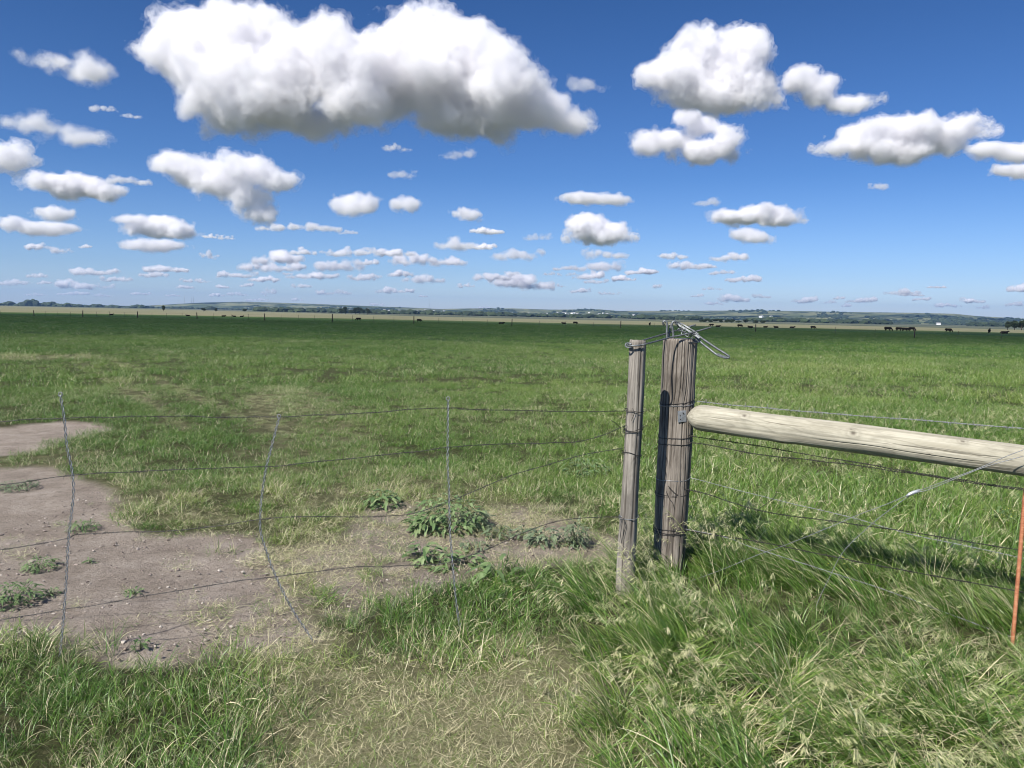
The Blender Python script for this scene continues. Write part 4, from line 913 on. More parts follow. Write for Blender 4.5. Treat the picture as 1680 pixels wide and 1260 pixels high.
def seedhead(rg, n_, rad, h, azc=0, azs_=.5, lean=(.15, .7)):
    """brome stems with nodding heads of slim spikelets"""
    Vs, Qs, Cs, nv = [], [], [], 0
    def push(V, Q, C_):
        nonlocal nv
        Vs.append(V); Qs.append(Q + nv); Cs.append(C_); nv += len(V)
    for k in range(n_):
        a0 = rg.uniform(0, 6.28); r = rad * math.sqrt(rg.uniform()); az_ = azc + rg.normal(0, azs_); hh = rg.uniform(*h); th0 = rg.uniform(*lean); cv = rg.uniform(.4, 1.1)
        t = np.linspace(0, 1, 9); th = th0 + cv * t ** 2; x = np.cumsum(np.sin(th)) * hh / 8; z = np.cumsum(np.cos(th)) * hh / 8; z = np.maximum(z, .03)
        ca, sa = math.cos(az_), math.sin(az_); P = np.stack([r * math.cos(a0) + x * ca, r * math.sin(a0) + x * sa, z], 1)
        side = np.array((-sa, ca, 0)) * .0009; V = np.stack([P - side, P + side], 1).reshape(-1, 3); i = np.arange(8) * 2
        push(V, np.stack([i, i + 1, i + 3, i + 2], 1), np.tile((rg.uniform(.5, 1), .5, 0 if rg.uniform() < .55 else 1, 1), (len(V), 1)))
        tone = rg.uniform(.2, 1)
        for q in range(int(rg.integers(14, 26))):
            u = rg.uniform(.66, 1.0); p = np.array([np.interp(u, t, P[:, c_]) for c_ in range(3)]); dv = np.array((ca, sa, 0)) * rg.uniform(.5, 1.1) + rg.normal(0, .28, 3); dv[2] -= rg.uniform(.3, .9); dv /= np.linalg.norm(dv)
            l = rg.uniform(.022, .044); w_ = rg.uniform(.0016, .0027); st = p + dv * rg.uniform(.004, .022); s_ = np.cross(dv, rg.normal(size=3)); s_ /= np.linalg.norm(s_)
            V = np.array([st, st + dv * l * .4 - s_ * w_, st + dv * l, st + dv * l * .4 + s_ * w_, p, st]); V[5] += s_ * .0006
            push(V[:4], np.array([[0, 1, 2, 3]]), np.tile((np.clip(tone + rg.normal(0, .15), 0, 1), .6, SEEDB, 1), (4, 1)))
            push(np.array([p - s_ * .0004, p + s_ * .0004, st + s_ * .0004, st - s_ * .0004]), np.array([[0, 1, 2, 3]]), np.tile((tone, .6, 1, 1), (4, 1)))
    return np.concatenate(Vs), np.concatenate(Qs), np.concatenate(Cs)
def join(*parts):
    Vs, Qs, Cs, nv = [], [], [], 0
    for V, Q, C_ in parts: Vs.append(V); Qs.append(Q + nv); Cs.append(C_); nv += len(V)
    return np.concatenate(Vs), np.concatenate(Qs), np.concatenate(Cs)
KINDS = {
 'lawn': lambda g: blades(g, 30, .065, (.045, .12), (.0018, .0032), (.15, 1.0), (.2, 1.3), 4, dry=.06),
 'lush': lambda g: join(blades(g, 20, .08, (.14, .34), (.0035, .0075), (.1, .65), (.3, 1.5), 6, dry=.03), blades(g, 22, .09, (.06, .18), (.002, .004), (.3, 1.1), (.2, 1.2), 4, dry=.10)),
 'straw': lambda g: blades(g, 48, .085, (.022, .072), (.0010, .0019), (.6, 1.45), (-.1, .6), 3, dry=.42),
 'mid': lambda g: blades(g, 80, .20, (.07, .17), (.0028, .005), (.1, .8), (.2, 1.2), 3, dry=.05),
 'far': lambda g: blades(g, 90, .50, (.09, .19), (.008, .014), (.1, .7), (.1, 1.1), 2, dry=.03),
 'tall': lambda g: join(blades(g, 30, .09, (.26, .50), (.0045, .0085), (.25, .75), (.2, .9), 7, 0, .4, dry=.03), blades(g, 14, .09, (.15, .35), (.003, .006), (.3, 1.1), (.2, 1.2), 5, 0, .9, dry=.12)),
 'flat': lambda g: join(blades(g, 26, .10, (.10, .28), (.003, .0065), (.6, 1.2), (.0, .8), 5, 0, .65, dry=.12), blades(g, 26, .10, (.07, .2), (.002, .005), (.4, 1.2), (.2, 1.2), 4, 0, 1.6, dry=.25)),
 'seed': lambda g: join(seedhead(g, 5, .07, (.42, .68), 0, .45), blades(g, 8, .08, (.2, .42), (.003, .006), (.2, .9), (.3, 1.2), 5, 0, .7, dry=.15)),
 'seedlow': lambda g: join(seedhead(g, 5, .09, (.20, .40), 0, .7, (.55, 1.1)), blades(g, 10, .09, (.1, .26), (.003, .006), (.6, 1.2), (.2, .9), 5, 0, 1.1, dry=.2)),
 'pastureseed': lambda g: seedhead(g, 3, .12, (.22, .34), 0, 1.5, (.05, .5)),
}
PROTO = {}
for kname, fn in KINDS.items():
    cl_ = bpy.data.collections.new('proto_' + kname)
    for v_ in range(7):
        V, Q, C_ = fn(np.random.default_rng(300 + v_ * 13 + sum(map(ord, kname)))); me = raw_mesh('tuft', V, Q); fattr(me, 'bl', C_, 'FLOAT_COLOR'); me.materials.append(M_gr)
        cl_.objects.link(bpy.data.objects.new('tuft_%s_%d' % (kname, v_), me))
    PROTO[kname] = cl_
def scatter(name, kname, x, y, scl, hue, dryness, label, cat, azm=None, azsp=3.2, tilt=.12, seed=0):
    rg = np.random.default_rng(seed); n_ = len(x); z = ground_z(x, y)
    me = bpy.data.meshes.new(name); me.vertices.add(n_); me.vertices.foreach_set('co', np.stack([x, y, z], 1).astype(np.float32).ravel())
    az_ = rg.uniform(-3.2, 3.2, n_) if azm is None else azm + rg.normal(0, azsp, n_)
    fattr(me, 'pidx', rg.integers(0, 7, n_), 'INT'); fattr(me, 'rot', np.stack([rg.normal(0, tilt, n_), rg.normal(0, tilt, n_), az_], 1), 'FLOAT_VECTOR')
    fattr(me, 'scl', scl); fattr(me, 'hue', hue); fattr(me, 'dryness', dryness)
    o = link(name, me, M_gr); ng = bpy.data.node_groups.new('scatter ' + name, 'GeometryNodeTree')
    ng.interface.new_socket('Geometry', in_out='INPUT', socket_type='NodeSocketGeometry'); ng.interface.new_socket('Geometry', in_out='OUTPUT', socket_type='NodeSocketGeometry')
    gi, go = ng.nodes.new('NodeGroupInput'), ng.nodes.new('NodeGroupOutput'); ci = ng.nodes.new('GeometryNodeCollectionInfo'); ci.inputs[0].default_value = PROTO[kname]; ci.inputs[1].default_value = True; ci.inputs[2].default_value = True
    ip = ng.nodes.new('GeometryNodeInstanceOnPoints'); ip.inputs['Pick Instance'].default_value = True
    def na(nm, typ):
        q = ng.nodes.new('GeometryNodeInputNamedAttribute'); q.data_type = typ; q.inputs[0].default_value = nm; return q.outputs[0]
    l = ng.links.new; l(gi.outputs[0], ip.inputs['Points']); l(ci.outputs[0], ip.inputs['Instance']); l(na('pidx', 'INT'), ip.inputs['Instance Index']); l(na('scl', 'FLOAT'), ip.inputs['Scale'])
    e2r = ng.nodes.new('FunctionNodeEulerToRotation'); l(na('rot', 'FLOAT_VECTOR'), e2r.inputs[0]); l(e2r.outputs[0], ip.inputs['Rotation']); l(ip.outputs[0], go.inputs[0])
    md = o.modifiers.new('scatter', 'NODES'); md.node_group = ng
    tag(o, label, cat, None, 'stuff'); print(name, kname, n_)
    return o
def sample(d0, d1, per, rg, half=40):
    """uniform over the ground between two distances, inside the view sector and a margin"""
    area = math.radians(half * 2) / 2 * (d1 ** 2 - d0 ** 2); n_ = int(area * per)
    d = np.sqrt(rg.uniform(d0 ** 2, d1 ** 2, n_)); a = np.radians(rg.uniform(-half, half, n_)); return d * np.sin(a), d * np.cos(a)
rg = np.random.default_rng(91)
def masks(x, y):
    m = {k: region(x, y, v, s, wv, q) for q, (k, v, s, wv) in enumerate((('dirt', DIRT, .20, .32), ('dirt2', DIRT2, .16, .3), ('sparse', SPARSE, .3, .4), ('dry', DRY, .25, .35)))}
    m['lushl'] = region(x, y, LUSHL, .12, .15, 5); m['lushm'] = region(x, y, LUSHM, .12, .2, 6); m['tall'] = region(x, y, TALL, .12, .2, 7); m['track'] = region(x, y, TRACK, .3, .3, 4, 1.0); m['edge'] = region(x, y, DIRT, .5, .4, 0) * (1 - m['dirt'])
    return m
def pick(x, y, pr): k = rg.uniform(size=len(x)) < pr; return k
# near short grass
x, y = sample(2.1, 7.5, 250, rg, 44); m = masks(x, y); clump = n2(x, y, .22, 15, 3, .6)
pr = (1 - m['dirt']) * (1 - .86 * m['dirt2']) * (1 - .40 * m['sparse'] * (clump < .05)) * (1 - .22 * m['dry']) * (1 - .55 * m['tall'])
pr = pr * (.55 + .45 * sstep(-.4, .2, clump)) * (1 - .45 * m['edge'] * (clump < .1)) + .012 * m['dirt'] * (clump > .35)
k = pick(x, y, pr); x, y = x[k], y[k]; m = {q: v[k] for q, v in m.items()}
hue = np.clip(.40 + .75 * n2(x, y, .38, 16, 3) + .30 * m['sparse'] + .35 * m['dry'] - .28 * m['lushm'] - .1 * m['lushl'], 0, 1)
dn = np.clip(.10 + .26 * m['sparse'] + .22 * m['dry'] + .30 * m['dirt'] + .25 * m['dirt2'] + .55 * n2(x, y, .30, 17, 3), 0, .95)
scatter('verge_grass', 'lawn', x, y, np.clip((.85 + .95 * n2(x, y, .26, 18, 3) - .22 * m['sparse'] - .28 * m['dry'] + .35 * m['lushm']) * rg.uniform(.7, 1.25, len(x)), .3, 1.9), hue, dn * (1 - .7 * m['lushm']), 'short green and yellowing grass over the verge and gateway', 'grass', seed=1)
# straw thatch
x, y = sample(2.1, 6.6, 420, rg, 44); m = masks(x, y)
pr = .75 * m['dry'] + .42 * m['sparse'] * (1 - m['dirt']) * sstep(-.2, .3, n2(x, y, .35, 17, 3)) + .5 * m['edge'] + .10 * m['dirt2'] + .10 * (1 - m['dirt']) + .30 * m['dirt'] * (region(x, y, [poly([(300, 985), (400, 975), (420, 1040), (330, 1045)]), poly([(420, 870), (620, 870), (560, 1050), (470, 1060)])], .12, .2, 8)) + .012 * m['dirt']
k = pick(x, y, np.clip(pr, 0, 1)); x, y = x[k], y[k]
scatter('dry_straw', 'straw', x, y, rg.uniform(.7, 1.35, len(x)), rg.uniform(.3, 1, len(x)), np.clip(rg.normal(.45, .2, len(x)), 0, 1), 'dead straw coloured grass lying flat on the verge', 'dry grass', seed=2)
# lush tufts: left foreground and middle strip
x, y = sample(2.1, 5.2, 190, rg, 44); m = masks(x, y)
pr = np.clip(.95 * m['lushl'] + .40 * m['lushm'] + .22 * m['tall'] + .04 * (1 - m['dry']) * (1 - m['dirt']) * (1 - m['dirt2']) * (1 - m['sparse']), 0, 1) * (.45 + .55 * sstep(-.35, .25, n2(x, y, .3, 19, 3)))
k = pick(x, y, pr); x, y = x[k], y[k]; m = {q: v[k] for q, v in m.items()}
scatter('lush_grass', 'lush', x, y, np.clip(rg.uniform(.55, 1.1, len(x)) * (.54 - .08 * m['lushm'] + .25 * n2(x, y, .5, 20, 2)), .3, 1.4), np.clip(.20 + .55 * n2(x, y, .5, 21, 2), 0, 1), np.clip(.04 + .25 * n2(x, y, .5, 22, 2), 0, .5), 'taller lush green grass tufts in the foreground verge', 'grass', seed=3)
low_ = lambda x, y: 1 - .66 * sstep(.9, 1.25, x) * sstep(-.75, -.5, y - 4.6 + .625 * (x - .94)) * (1 - sstep(.0, .12, y - 4.6 + .625 * (x - .94)))
# tall leaning grass along the fence
x, y = sample(2.1, 6.0, 130, rg, 46); m = masks(x, y); up_ = sstep(3.0, 3.6, y - .15 * x)
pr = m['tall'] * (1 - .9 * region(x, y, [poly([(940, 1060), (1000, 975), (1050, 965), (1075, 1010), (1040, 1070)])], .06, .05, 12)) * (.5 + .5 * sstep(-.3, .3, n2(x, y, .4, 23, 3)))
k = pick(x, y, pr * (.35 + .65 * up_)); xa, ya = x[k], y[k]
scatter('tall_grass', 'tall', xa, ya, np.clip(rg.uniform(.55, 1.0, len(xa)) * (.8 + .3 * n2(xa, ya, .6, 24, 2)) * low_(xa, ya), .12, 1.2), np.clip(.30 + .45 * n2(xa, ya, .5, 25, 2), 0, 1), np.clip(.06 + .2 * n2(xa, ya, .5, 26, 2), 0, .5), 'tall dark green grass leaning along the fence', 'grass', math.pi * .96, .40, .1, 4)
k = pick(x, y, pr * (1 - up_) * .95); xa, ya = x[k], y[k]
scatter('flattened_grass', 'flat', xa, ya, rg.uniform(.6, 1.05, len(xa)) * low_(xa, ya), np.clip(.48 + .45 * n2(xa, ya, .4, 27, 2), 0, 1), np.clip(.16 + .35 * n2(xa, ya, .35, 28, 2), 0, .7), 'flattened tangled grass at the right of the verge', 'grass', -.70, .45, .15, 5)
# brome seed heads
x, y = sample(2.1, 6.2, 44, rg, 46); m = masks(x, y); band = region(x, y, [poly([(1040, 1000), (1080, 905), (1140, 880), (1240, 960), (1330, 1080), (1200, 1180), (960, 1240), (930, 1080)]), poly([(1260, 1090), (1500, 1060), (1760, 1120), (1760, 1330), (1250, 1330)])], .15, .2, 9)
k = pick(x, y, np.clip(.78 * band * (low_(x, y) > .9) + .07 * m['tall'] * (low_(x, y) > .9) - 2 * region(x, y, [poly([(940, 1090), (1000, 965), (1042, 960), (1056, 1000), (1030, 1090)])], .05, .03, 12) + .4 * region(x, y, [poly([(1075, 985), (1080, 930), (1140, 900), (1210, 930), (1230, 1010), (1120, 1040)])], .1, .1, 13), 0, 1)); x, y = x[k], y[k]; hi = rg.uniform(size=len(x)) < sstep(3.0, 3.8, y)
scatter('seeding_grass', 'seed', x[hi], y[hi], rg.uniform(.55, .95, hi.sum()), rg.uniform(.4, 1, hi.sum()), rg.uniform(0, .35, hi.sum()), 'nodding straw coloured seed heads of tall grass by the posts', 'grass', math.pi, 1.0, .12, 6)
lo_ = ~hi
scatter('lodged_seed_grass', 'seedlow', x[lo_], y[lo_], rg.uniform(.6, 1.0, lo_.sum()), rg.uniform(.4, 1, lo_.sum()), rg.uniform(.1, .5, lo_.sum()), 'lodged pale seed heads lying over the foreground grass', 'grass', -.6, .9, .15, 7)
# pasture behind the fence
x, y = sample(7.0, 17, 62, rg, 42); m = masks(x, y); pr = (1 - m['dirt']) * (1 - .8 * m['dirt2']) * (1 - .35 * m['track']) * (.6 + .4 * sstep(-.4, .2, n2(x, y, .7, 29, 3)))
k = pick(x, y, pr); x, y = x[k], y[k]; m = {q: v[k] for q, v in m.items()}; rightness = sstep(-2, 5, x - .1 * y)
hueF = lambda x, y: np.clip(.32 + .48 * n2(x, y, 2.2, 30, 3) + .34 * n2(x, y, 9, 31, 3) + .30 * sstep(-.2, .45, np.arctan2(x, y)) - .10 * sstep(15, 60, np.hypot(x, y)), 0, 1)
scatter('pasture_grass', 'mid', x, y, np.clip(rg.uniform(.6, 1.1, len(x)) * (.72 + .3 * rightness - .40 * m['track'] - .12 * m['sparse']), .25, 1.2), np.clip(hueF(x, y) + .3 * m['track'], 0, 1), np.clip(.05 + .45 * m['track'] + .16 * m['sparse'] + .28 * n2(x, y, 1.5, 32, 3), 0, .7), 'green pasture grass just beyond the gate', 'grass', seed=8)
x, y = sample(3.6, 8.0, 60, rg, 46); m = masks(x, y); beyond = ((x > .95) & (y > 5.1 - .55 * (x - .95))) | ((x <= .95) & (y > 6.4))
pr = beyond * (1 - m['dirt']) * (1 - m['dirt2']) * (1 - .5 * m['sparse']); k = pick(x, y, pr); x, y = x[k], y[k]
scatter('fence_side_grass', 'mid', x, y, np.clip(rg.uniform(.7, 1.35, len(x)) * (.52 + .7 * sstep(.3, 2.0, x)), .3, 2), np.clip(.45 + .4 * n2(x, y, .8, 33, 3), 0, 1), np.clip(.08 + .22 * n2(x, y, .8, 34, 3), 0, .5), 'thick pasture grass standing behind the fence', 'grass', seed=9)
x, y = sample(4.5, 14, 4.0, rg, 42); m = masks(x, y); k = pick(x, y, (1 - m['dirt']) * (1 - m['dirt2']) * (1 - m['sparse']) * sstep(-.5, 1.5, x) * ((x > .95) & (y > 5.3 - .5 * (x - .95)) | (y > 6.6))); x, y = x[k], y[k]
scatter('pasture_seed_heads', 'pastureseed', x, y, rg.uniform(.6, 1.1, len(x)), rg.uniform(.4, 1, len(x)), rg.uniform(0, .4, len(x)), 'pale grass seed heads dotted through the pasture', 'grass', seed=10)
x, y = sample(16.5, 48, 10, rg, 40); m = masks(x, y); k = pick(x, y, (1 - .45 * m['track']) * (.7 + .3 * sstep(-.4, .2, n2(x, y, 1.5, 35, 2)))); x, y = x[k], y[k]; m = {q: v[k] for q, v in m.items()}
scatter('open_pasture_grass', 'mid', x, y, np.clip(rg.uniform(1.0, 1.7, len(x)) * (.75 + .2 * sstep(-2, 10, x) + .35 * n2(x, y, 2.5, 47, 3)), .3, 2.2), np.clip(hueF(x, y) + .3 * m['track'], 0, 1), np.clip(.03 + .45 * m['track'] + .22 * n2(x, y, 3, 36, 3), 0, .6), 'dark green pasture grass in the middle distance', 'grass', seed=11)
x, y = sample(46, 190, 1.1, rg, 38)
scatter('far_pasture_grass', 'far', x, y, rg.uniform(.7, 1.2, len(x)), hueF(x, y) * .8, np.clip(.02 + .06 * n2(x, y, 12, 37, 2), 0, .3), 'dark green pasture grass running to the cattle', 'grass', seed=12)
# ---------------------------------------------------------------- clouds
def cloud_shells(puffs, ncell, amp, seed, levels):
    """closed nested hulls of one cloud: a thin ragged outer veil down to the dense core"""
    P = np.asarray(puffs, float); C, Rr_ = P[:, :3], P[:, 3:]
    lo = (C - Rr_ * 1.3).min(0) - amp * 1.6; hi = (C + Rr_ * 1.3).max(0) + amp * 1.6; h = (hi - lo).max() / ncell
    dim = np.ceil((hi - lo) / h).astype(int) + 3; lo = lo - h
    X = np.stack(np.meshgrid(*[lo[k] + np.arange(dim[k]) * h for k in range(3)], indexing='ij'), -1).reshape(-1, 3)
    kk = Rr_.mean() * .09; acc = np.zeros(len(X))
    for c_, r_ in zip(C, Rr_): acc += np.exp(-np.clip((np.sqrt((((X - c_) / r_) ** 2).sum(1)) - 1) * r_.min() / kk, -60, 60))
    G = -kk * np.log(acc + 1e-30); band = np.abs(G) < amp * 3.2; p = X[band]; Ls = amp * 2.4
    q = p / Ls + np.stack([vnoise(p / Ls, seed + 31), vnoise(p / Ls, seed + 32), vnoise(p / Ls, seed + 33)], 1) * .35
    bmp = (.62 - worley(p / (Ls * 1.5) + 7.3, seed)) * 1.0 + (.6 - worley(q * 2.0, seed + 1)) * .55
    if ncell > 100: bmp = bmp + (.6 - worley(q * 4.3, seed + 9)) * .30
    a, f_ = .75, .8
    octs = int(np.clip(math.log2(Ls / h) + 1, 2, 6))
    for o in range(octs): bmp = bmp + a * vnoise(p / Ls * f_ + o * 17.1, seed + 2 + o); a *= .60; f_ *= 2.07
    G[band] -= bmp * amp
    Vs, Qs, Ms, nv = [], [], [], 0
    for m_, lv in enumerate(levels):
        K = (G - lv * amp).reshape(dim); K[0] = K[-1] = 1; K[:, 0] = K[:, -1] = 1; K[:, :, 0] = K[:, :, -1] = 1
        if (K < 0).sum() < 8: continue
        V, Q = surface_nets(K, lo, h); Vs.append(V); Qs.append(Q + nv); Ms.append(np.full(len(Q), m_, np.int32)); nv += len(V)
    me = raw_mesh('cloud', np.concatenate(Vs), np.concatenate(Qs)); me.polygons.foreach_set('material_index', np.concatenate(Ms)); return me
_cm = {}
def vapour(den, size, thr):
    """thr: noise range that is eaten away, None for the even core"""
    key = (round(math.log(den) * 3), round(math.log(size) * 2), thr)
    if key in _cm: return _cm[key]
    den = math.exp(key[0] / 3); size = math.exp(key[1] / 2)
    m = bpy.data.materials.new('cloud vapour'); m.use_nodes = True; n = m.node_tree; n.nodes.clear(); out = nd(n, 'ShaderNodeOutputMaterial'); v = nd(n, 'ShaderNodeVolumePrincipled')
    v.inputs['Color'].default_value = (.980, .976, .985, 1); v.inputs['Anisotropy'].default_value = .1; v.inputs['Density'].default_value = den
    if thr:
        geo = nd(n, 'ShaderNodeNewGeometry'); f_ = noise(n, geo.outputs['Position'], thr[2] / size, 6, .66, .3)
        mr = nd(n, 'ShaderNodeMapRange'); mr.inputs[1].default_value = thr[0]; mr.inputs[2].default_value = thr[1]; mr.inputs[3].default_value = 0; mr.inputs[4].default_value = den; L(n, f_, mr.inputs[0])
        L(n, mr.outputs[0], v.inputs['Density'])
    L(n, v.outputs[0], out.inputs['Volume']); _cm[key] = m; return m
def dress(me, den, size, core=True):
    me.materials.append(vapour(den * .35, size, (.45, .62, 14.0))); me.materials.append(vapour(den * .65, size, (.42, .57, 12.0)))
    if core: me.materials.append(vapour(den * .75, size, None))
BASE = 1050.0
def cloud(label, puffs, seed, tau=16, ncell=90, amp=.26, ybase=None, group=None, D=None, big=False):
    """puffs in photo pixels (x, y, rx, ry) set at the distance where a cloud base of BASE metres shows that high"""
    yb = ybase or max(p[1] + p[3] * .85 for p in puffs); xc = sum(p[0] for p in puffs) / len(puffs)
    e = max((yh(xc) - yb) / F, .0115); D = D or BASE / e; s = D / F; rg = np.random.default_rng(seed); c0 = at(xc, sum(p[1] for p in puffs) / len(puffs), D); L_ = []
    ym = sum(p[1] for p in puffs) / len(puffs)
    for x, y, rx, ry in puffs:
        # the base lies at one height: parts that show lower are farther off, parts that show higher hang nearer
        ei = (yh(x) - (y + ry * .85)) / F; Di = D * min(1.0, max(.93 if y > ym else .95, e / max(ei, 1e-4))) if big else D; s = Di / F
        c_ = at(x, y, Di) - c0; rd = max(rx * .95, ry * 1.5) if big else max(rx * .62, min(ry * 1.5, rx * .9)); L_.append((c_.x, c_.y + rg.uniform(-.35, .35) * rx * s, c_.z, rx * s * .90, rd * s * .93, ry * s * (.82 if big else .86)))
    A_ = np.array(L_); ry = A_[:, 5].mean(); ext = (A_[:, 0] + A_[:, 3]).max() - (A_[:, 0] - A_[:, 3]).min(); hgt = (A_[:, 2] + A_[:, 5]).max() - (A_[:, 2] - A_[:, 5]).min()
    lv = (.26, .0, -.35) if big else (.46, .05, -.35) if ncell > 60 else (.45, -.10)
    me = cloud_shells(L_, ncell, min(ry * amp * 2.3, hgt * .25), seed, lv); dress(me, tau * (1.3 if big else .95) / hgt, hgt, len(lv) > 2)
    o = link('cloud', me, None, None, c0)
    return tag(o, label, 'cloud', group)
cloud('largest cloud, grey bottomed cumulus across the top of the sky', [(x_, y_ + (7 if y_ < 110 else 0), a_, b_) for x_, y_, a_, b_ in [(262, 55, 42, 38), (300, 62, 60, 50), (345, 95, 70, 60), (395, 45, 58, 48), (385, 130, 75, 66), (430, 70, 68, 58), (480, 120, 82, 66), (545, 88, 58, 50), (440, 175, 85, 40), (515, 190, 58, 34), (508, 206, 24, 22), (590, 130, 72, 56), (600, 172, 60, 28), (650, 130, 60, 50), (700, 70, 60, 56), (735, 58, 48, 42), (780, 95, 62, 58), (720, 130, 72, 62), (745, 188, 60, 36), (830, 148, 66, 56), (800, 193, 70, 34), (880, 185, 48, 36), (922, 202, 32, 14), (642, 66, 16, 24), (330, 165, 30, 30), (380, 190, 50, 26)]], 5, 10, 240, .21, 225, big=True)
cloud('two domed white cumulus at the upper right above the corner post', [(1075, 122, 26, 18), (1112, 125, 40, 30), (1140, 85, 37, 36), (1215, 90, 47, 36), (1180, 120, 58, 40), (1150, 152, 52, 26), (1230, 140, 44, 28), (1200, 166, 50, 18)], 6, 13, 120, .20)
cloud('ragged cloud trailing right from the two domed cumulus', [(1320, 132, 28, 22), (1345, 150, 30, 24), (1372, 168, 26, 14), (1405, 173, 26, 9)], 7, 9, 80, .28)
cloud('hook shaped cloud hanging under the two domed cumulus', [(1132, 196, 20, 13), (1155, 206, 26, 18), (1190, 228, 26, 26), (1160, 246, 48, 20), (1100, 228, 40, 13), (1060, 240, 26, 10)], 8, 10, 90, .26)
cloud('long wedge shaped cloud at the right below the two domed cumulus', [(1445, 215, 50, 24), (1510, 214, 45, 24), (1570, 210, 44, 17), (1400, 240, 44, 14), (1470, 246, 58, 20), (1530, 230, 50, 20), (1608, 213, 16, 7)], 9, 11, 100, .25)
cloud('upper of two small clouds cut by the right frame edge', [(1640, 245, 36, 11), (1690, 250, 40, 14), (1740, 248, 40, 12)], 10, 7, 60)
cloud('lower flat cloud cut by the right frame edge', [(1652, 282, 34, 9), (1700, 284, 34, 10)], 11, 7, 60)
cloud('wide T shaped white cloud below the largest one', [(285, 270, 28, 17), (330, 280, 50, 25), (400, 280, 50, 23), (450, 296, 32, 20), (372, 306, 40, 19), (402, 325, 40, 18), (430, 348, 22, 12)], 12, 11, 95, .25)
cloud('flat oval cloud left of the T shaped cloud', [(75, 297, 35, 15), (120, 305, 45, 19), (160, 312, 26, 13)], 13, 10, 70)
cloud('white cloud cut by the left frame edge above the oval one', [(2, 256, 38, 27), (-40, 260, 50, 30)], 14, 12, 60)
cloud('torn thin cloud high at the upper left', [(92, 99, 32, 8), (122, 114, 24, 12), (152, 119, 24, 14)], 15, 2.4, 70, .42)
cloud('long thin slanting cloud at the left under the torn one', [(48, 200, 34, 11), (95, 214, 30, 9), (140, 229, 32, 8)], 16, 2.4, 70, .4)
cloud('white rounded cloud with a torn left end in the left sky', [(262, 372, 34, 17), (300, 379, 25, 13), (218, 374, 18, 8), (222, 361, 22, 5)], 17, 9, 70)
cloud('flat cloud just beneath the white one with a torn left end', [(230, 403, 26, 8), (262, 402, 34, 9)], 18, 6, 60)
cloud('long low cloud touching the left frame edge', [(20, 367, 24, 8), (62, 373, 46, 10)], 19, 7, 60)
cloud('small oval cloud over the long low one at the left', [(92, 351, 30, 10)], 20, 5, 44)
cloud('dome shaped cloud left of the smaller block shaped one', [(580, 335, 32, 15), (600, 334, 18, 13)], 21, 6.5, 56)
cloud('small block shaped cloud right of the dome shaped one', [(652, 335, 14, 11), (672, 336, 16, 11)], 22, 6, 50)
cloud('small puffy cloud in the middle of the sky below the largest one', [(760, 350, 16, 7), (774, 353, 16, 8)], 23, 6, 48)
cloud('bright heart shaped cumulus above the gate pole', [(962, 370, 25, 17), (1008, 377, 24, 15), (985, 388, 42, 9)], 24, 12, 80, .24)
cloud('thin flat cloud above the bright heart shaped cumulus', [(950, 326, 36, 9), (1005, 329, 26, 7)], 25, 6, 56)
cloud('wide flat white cloud right of the corner post', [(1215, 356, 42, 10), (1255, 350, 40, 13), (1272, 361, 34, 9)], 26, 9, 70)
cloud('smaller cloud right under the wide flat white one', [(1224, 384, 24, 9), (1246, 391, 24, 7)], 27, 7, 50)
SM = [(165, 174, 30, 14, 'tiny high cloud puff left of the largest cloud'), (215, 188, 28, 10, 'faint tiny cloud puff just right of another at the upper left'), (207, 292, 62, 16, 'thin flat cloud between the oval and the T shaped cloud'), (960, 133, 46, 28, 'small lone hazy cloud between the two biggest clouds'), (1160, 329, 32, 14, 'small oval cloud above and left of the wide flat white one'), (660, 283, 32, 16, 'small lone cloud under the largest one'), (650, 240, 30, 13, 'left scrap of cloud close under the largest one'), (752, 248, 36, 20, 'right scrap of cloud close under the largest one'), (460, 370, 78, 13, 'flat streak of cloud at the foot of the T shaped cloud'), (530, 368, 42, 20, 'faint cloud between the T shaped and the dome shaped cloud'), (571, 379, 28, 9, 'tiny flat cloud below the dome shaped one'), (885, 386, 34, 14, 'small faint cloud left of the heart shaped cumulus'), (843, 414, 72, 20, 'flat bottomed cloud left under the heart shaped cumulus'), (1440, 303, 22, 15, 'tiny lone cloud in the empty blue right of the posts'), (990, 412, 46, 20, 'cloud directly under the bright heart shaped cumulus'), (962, 372 + 61, 0, 0, None)]
SM = [s for s in SM if s[4]]
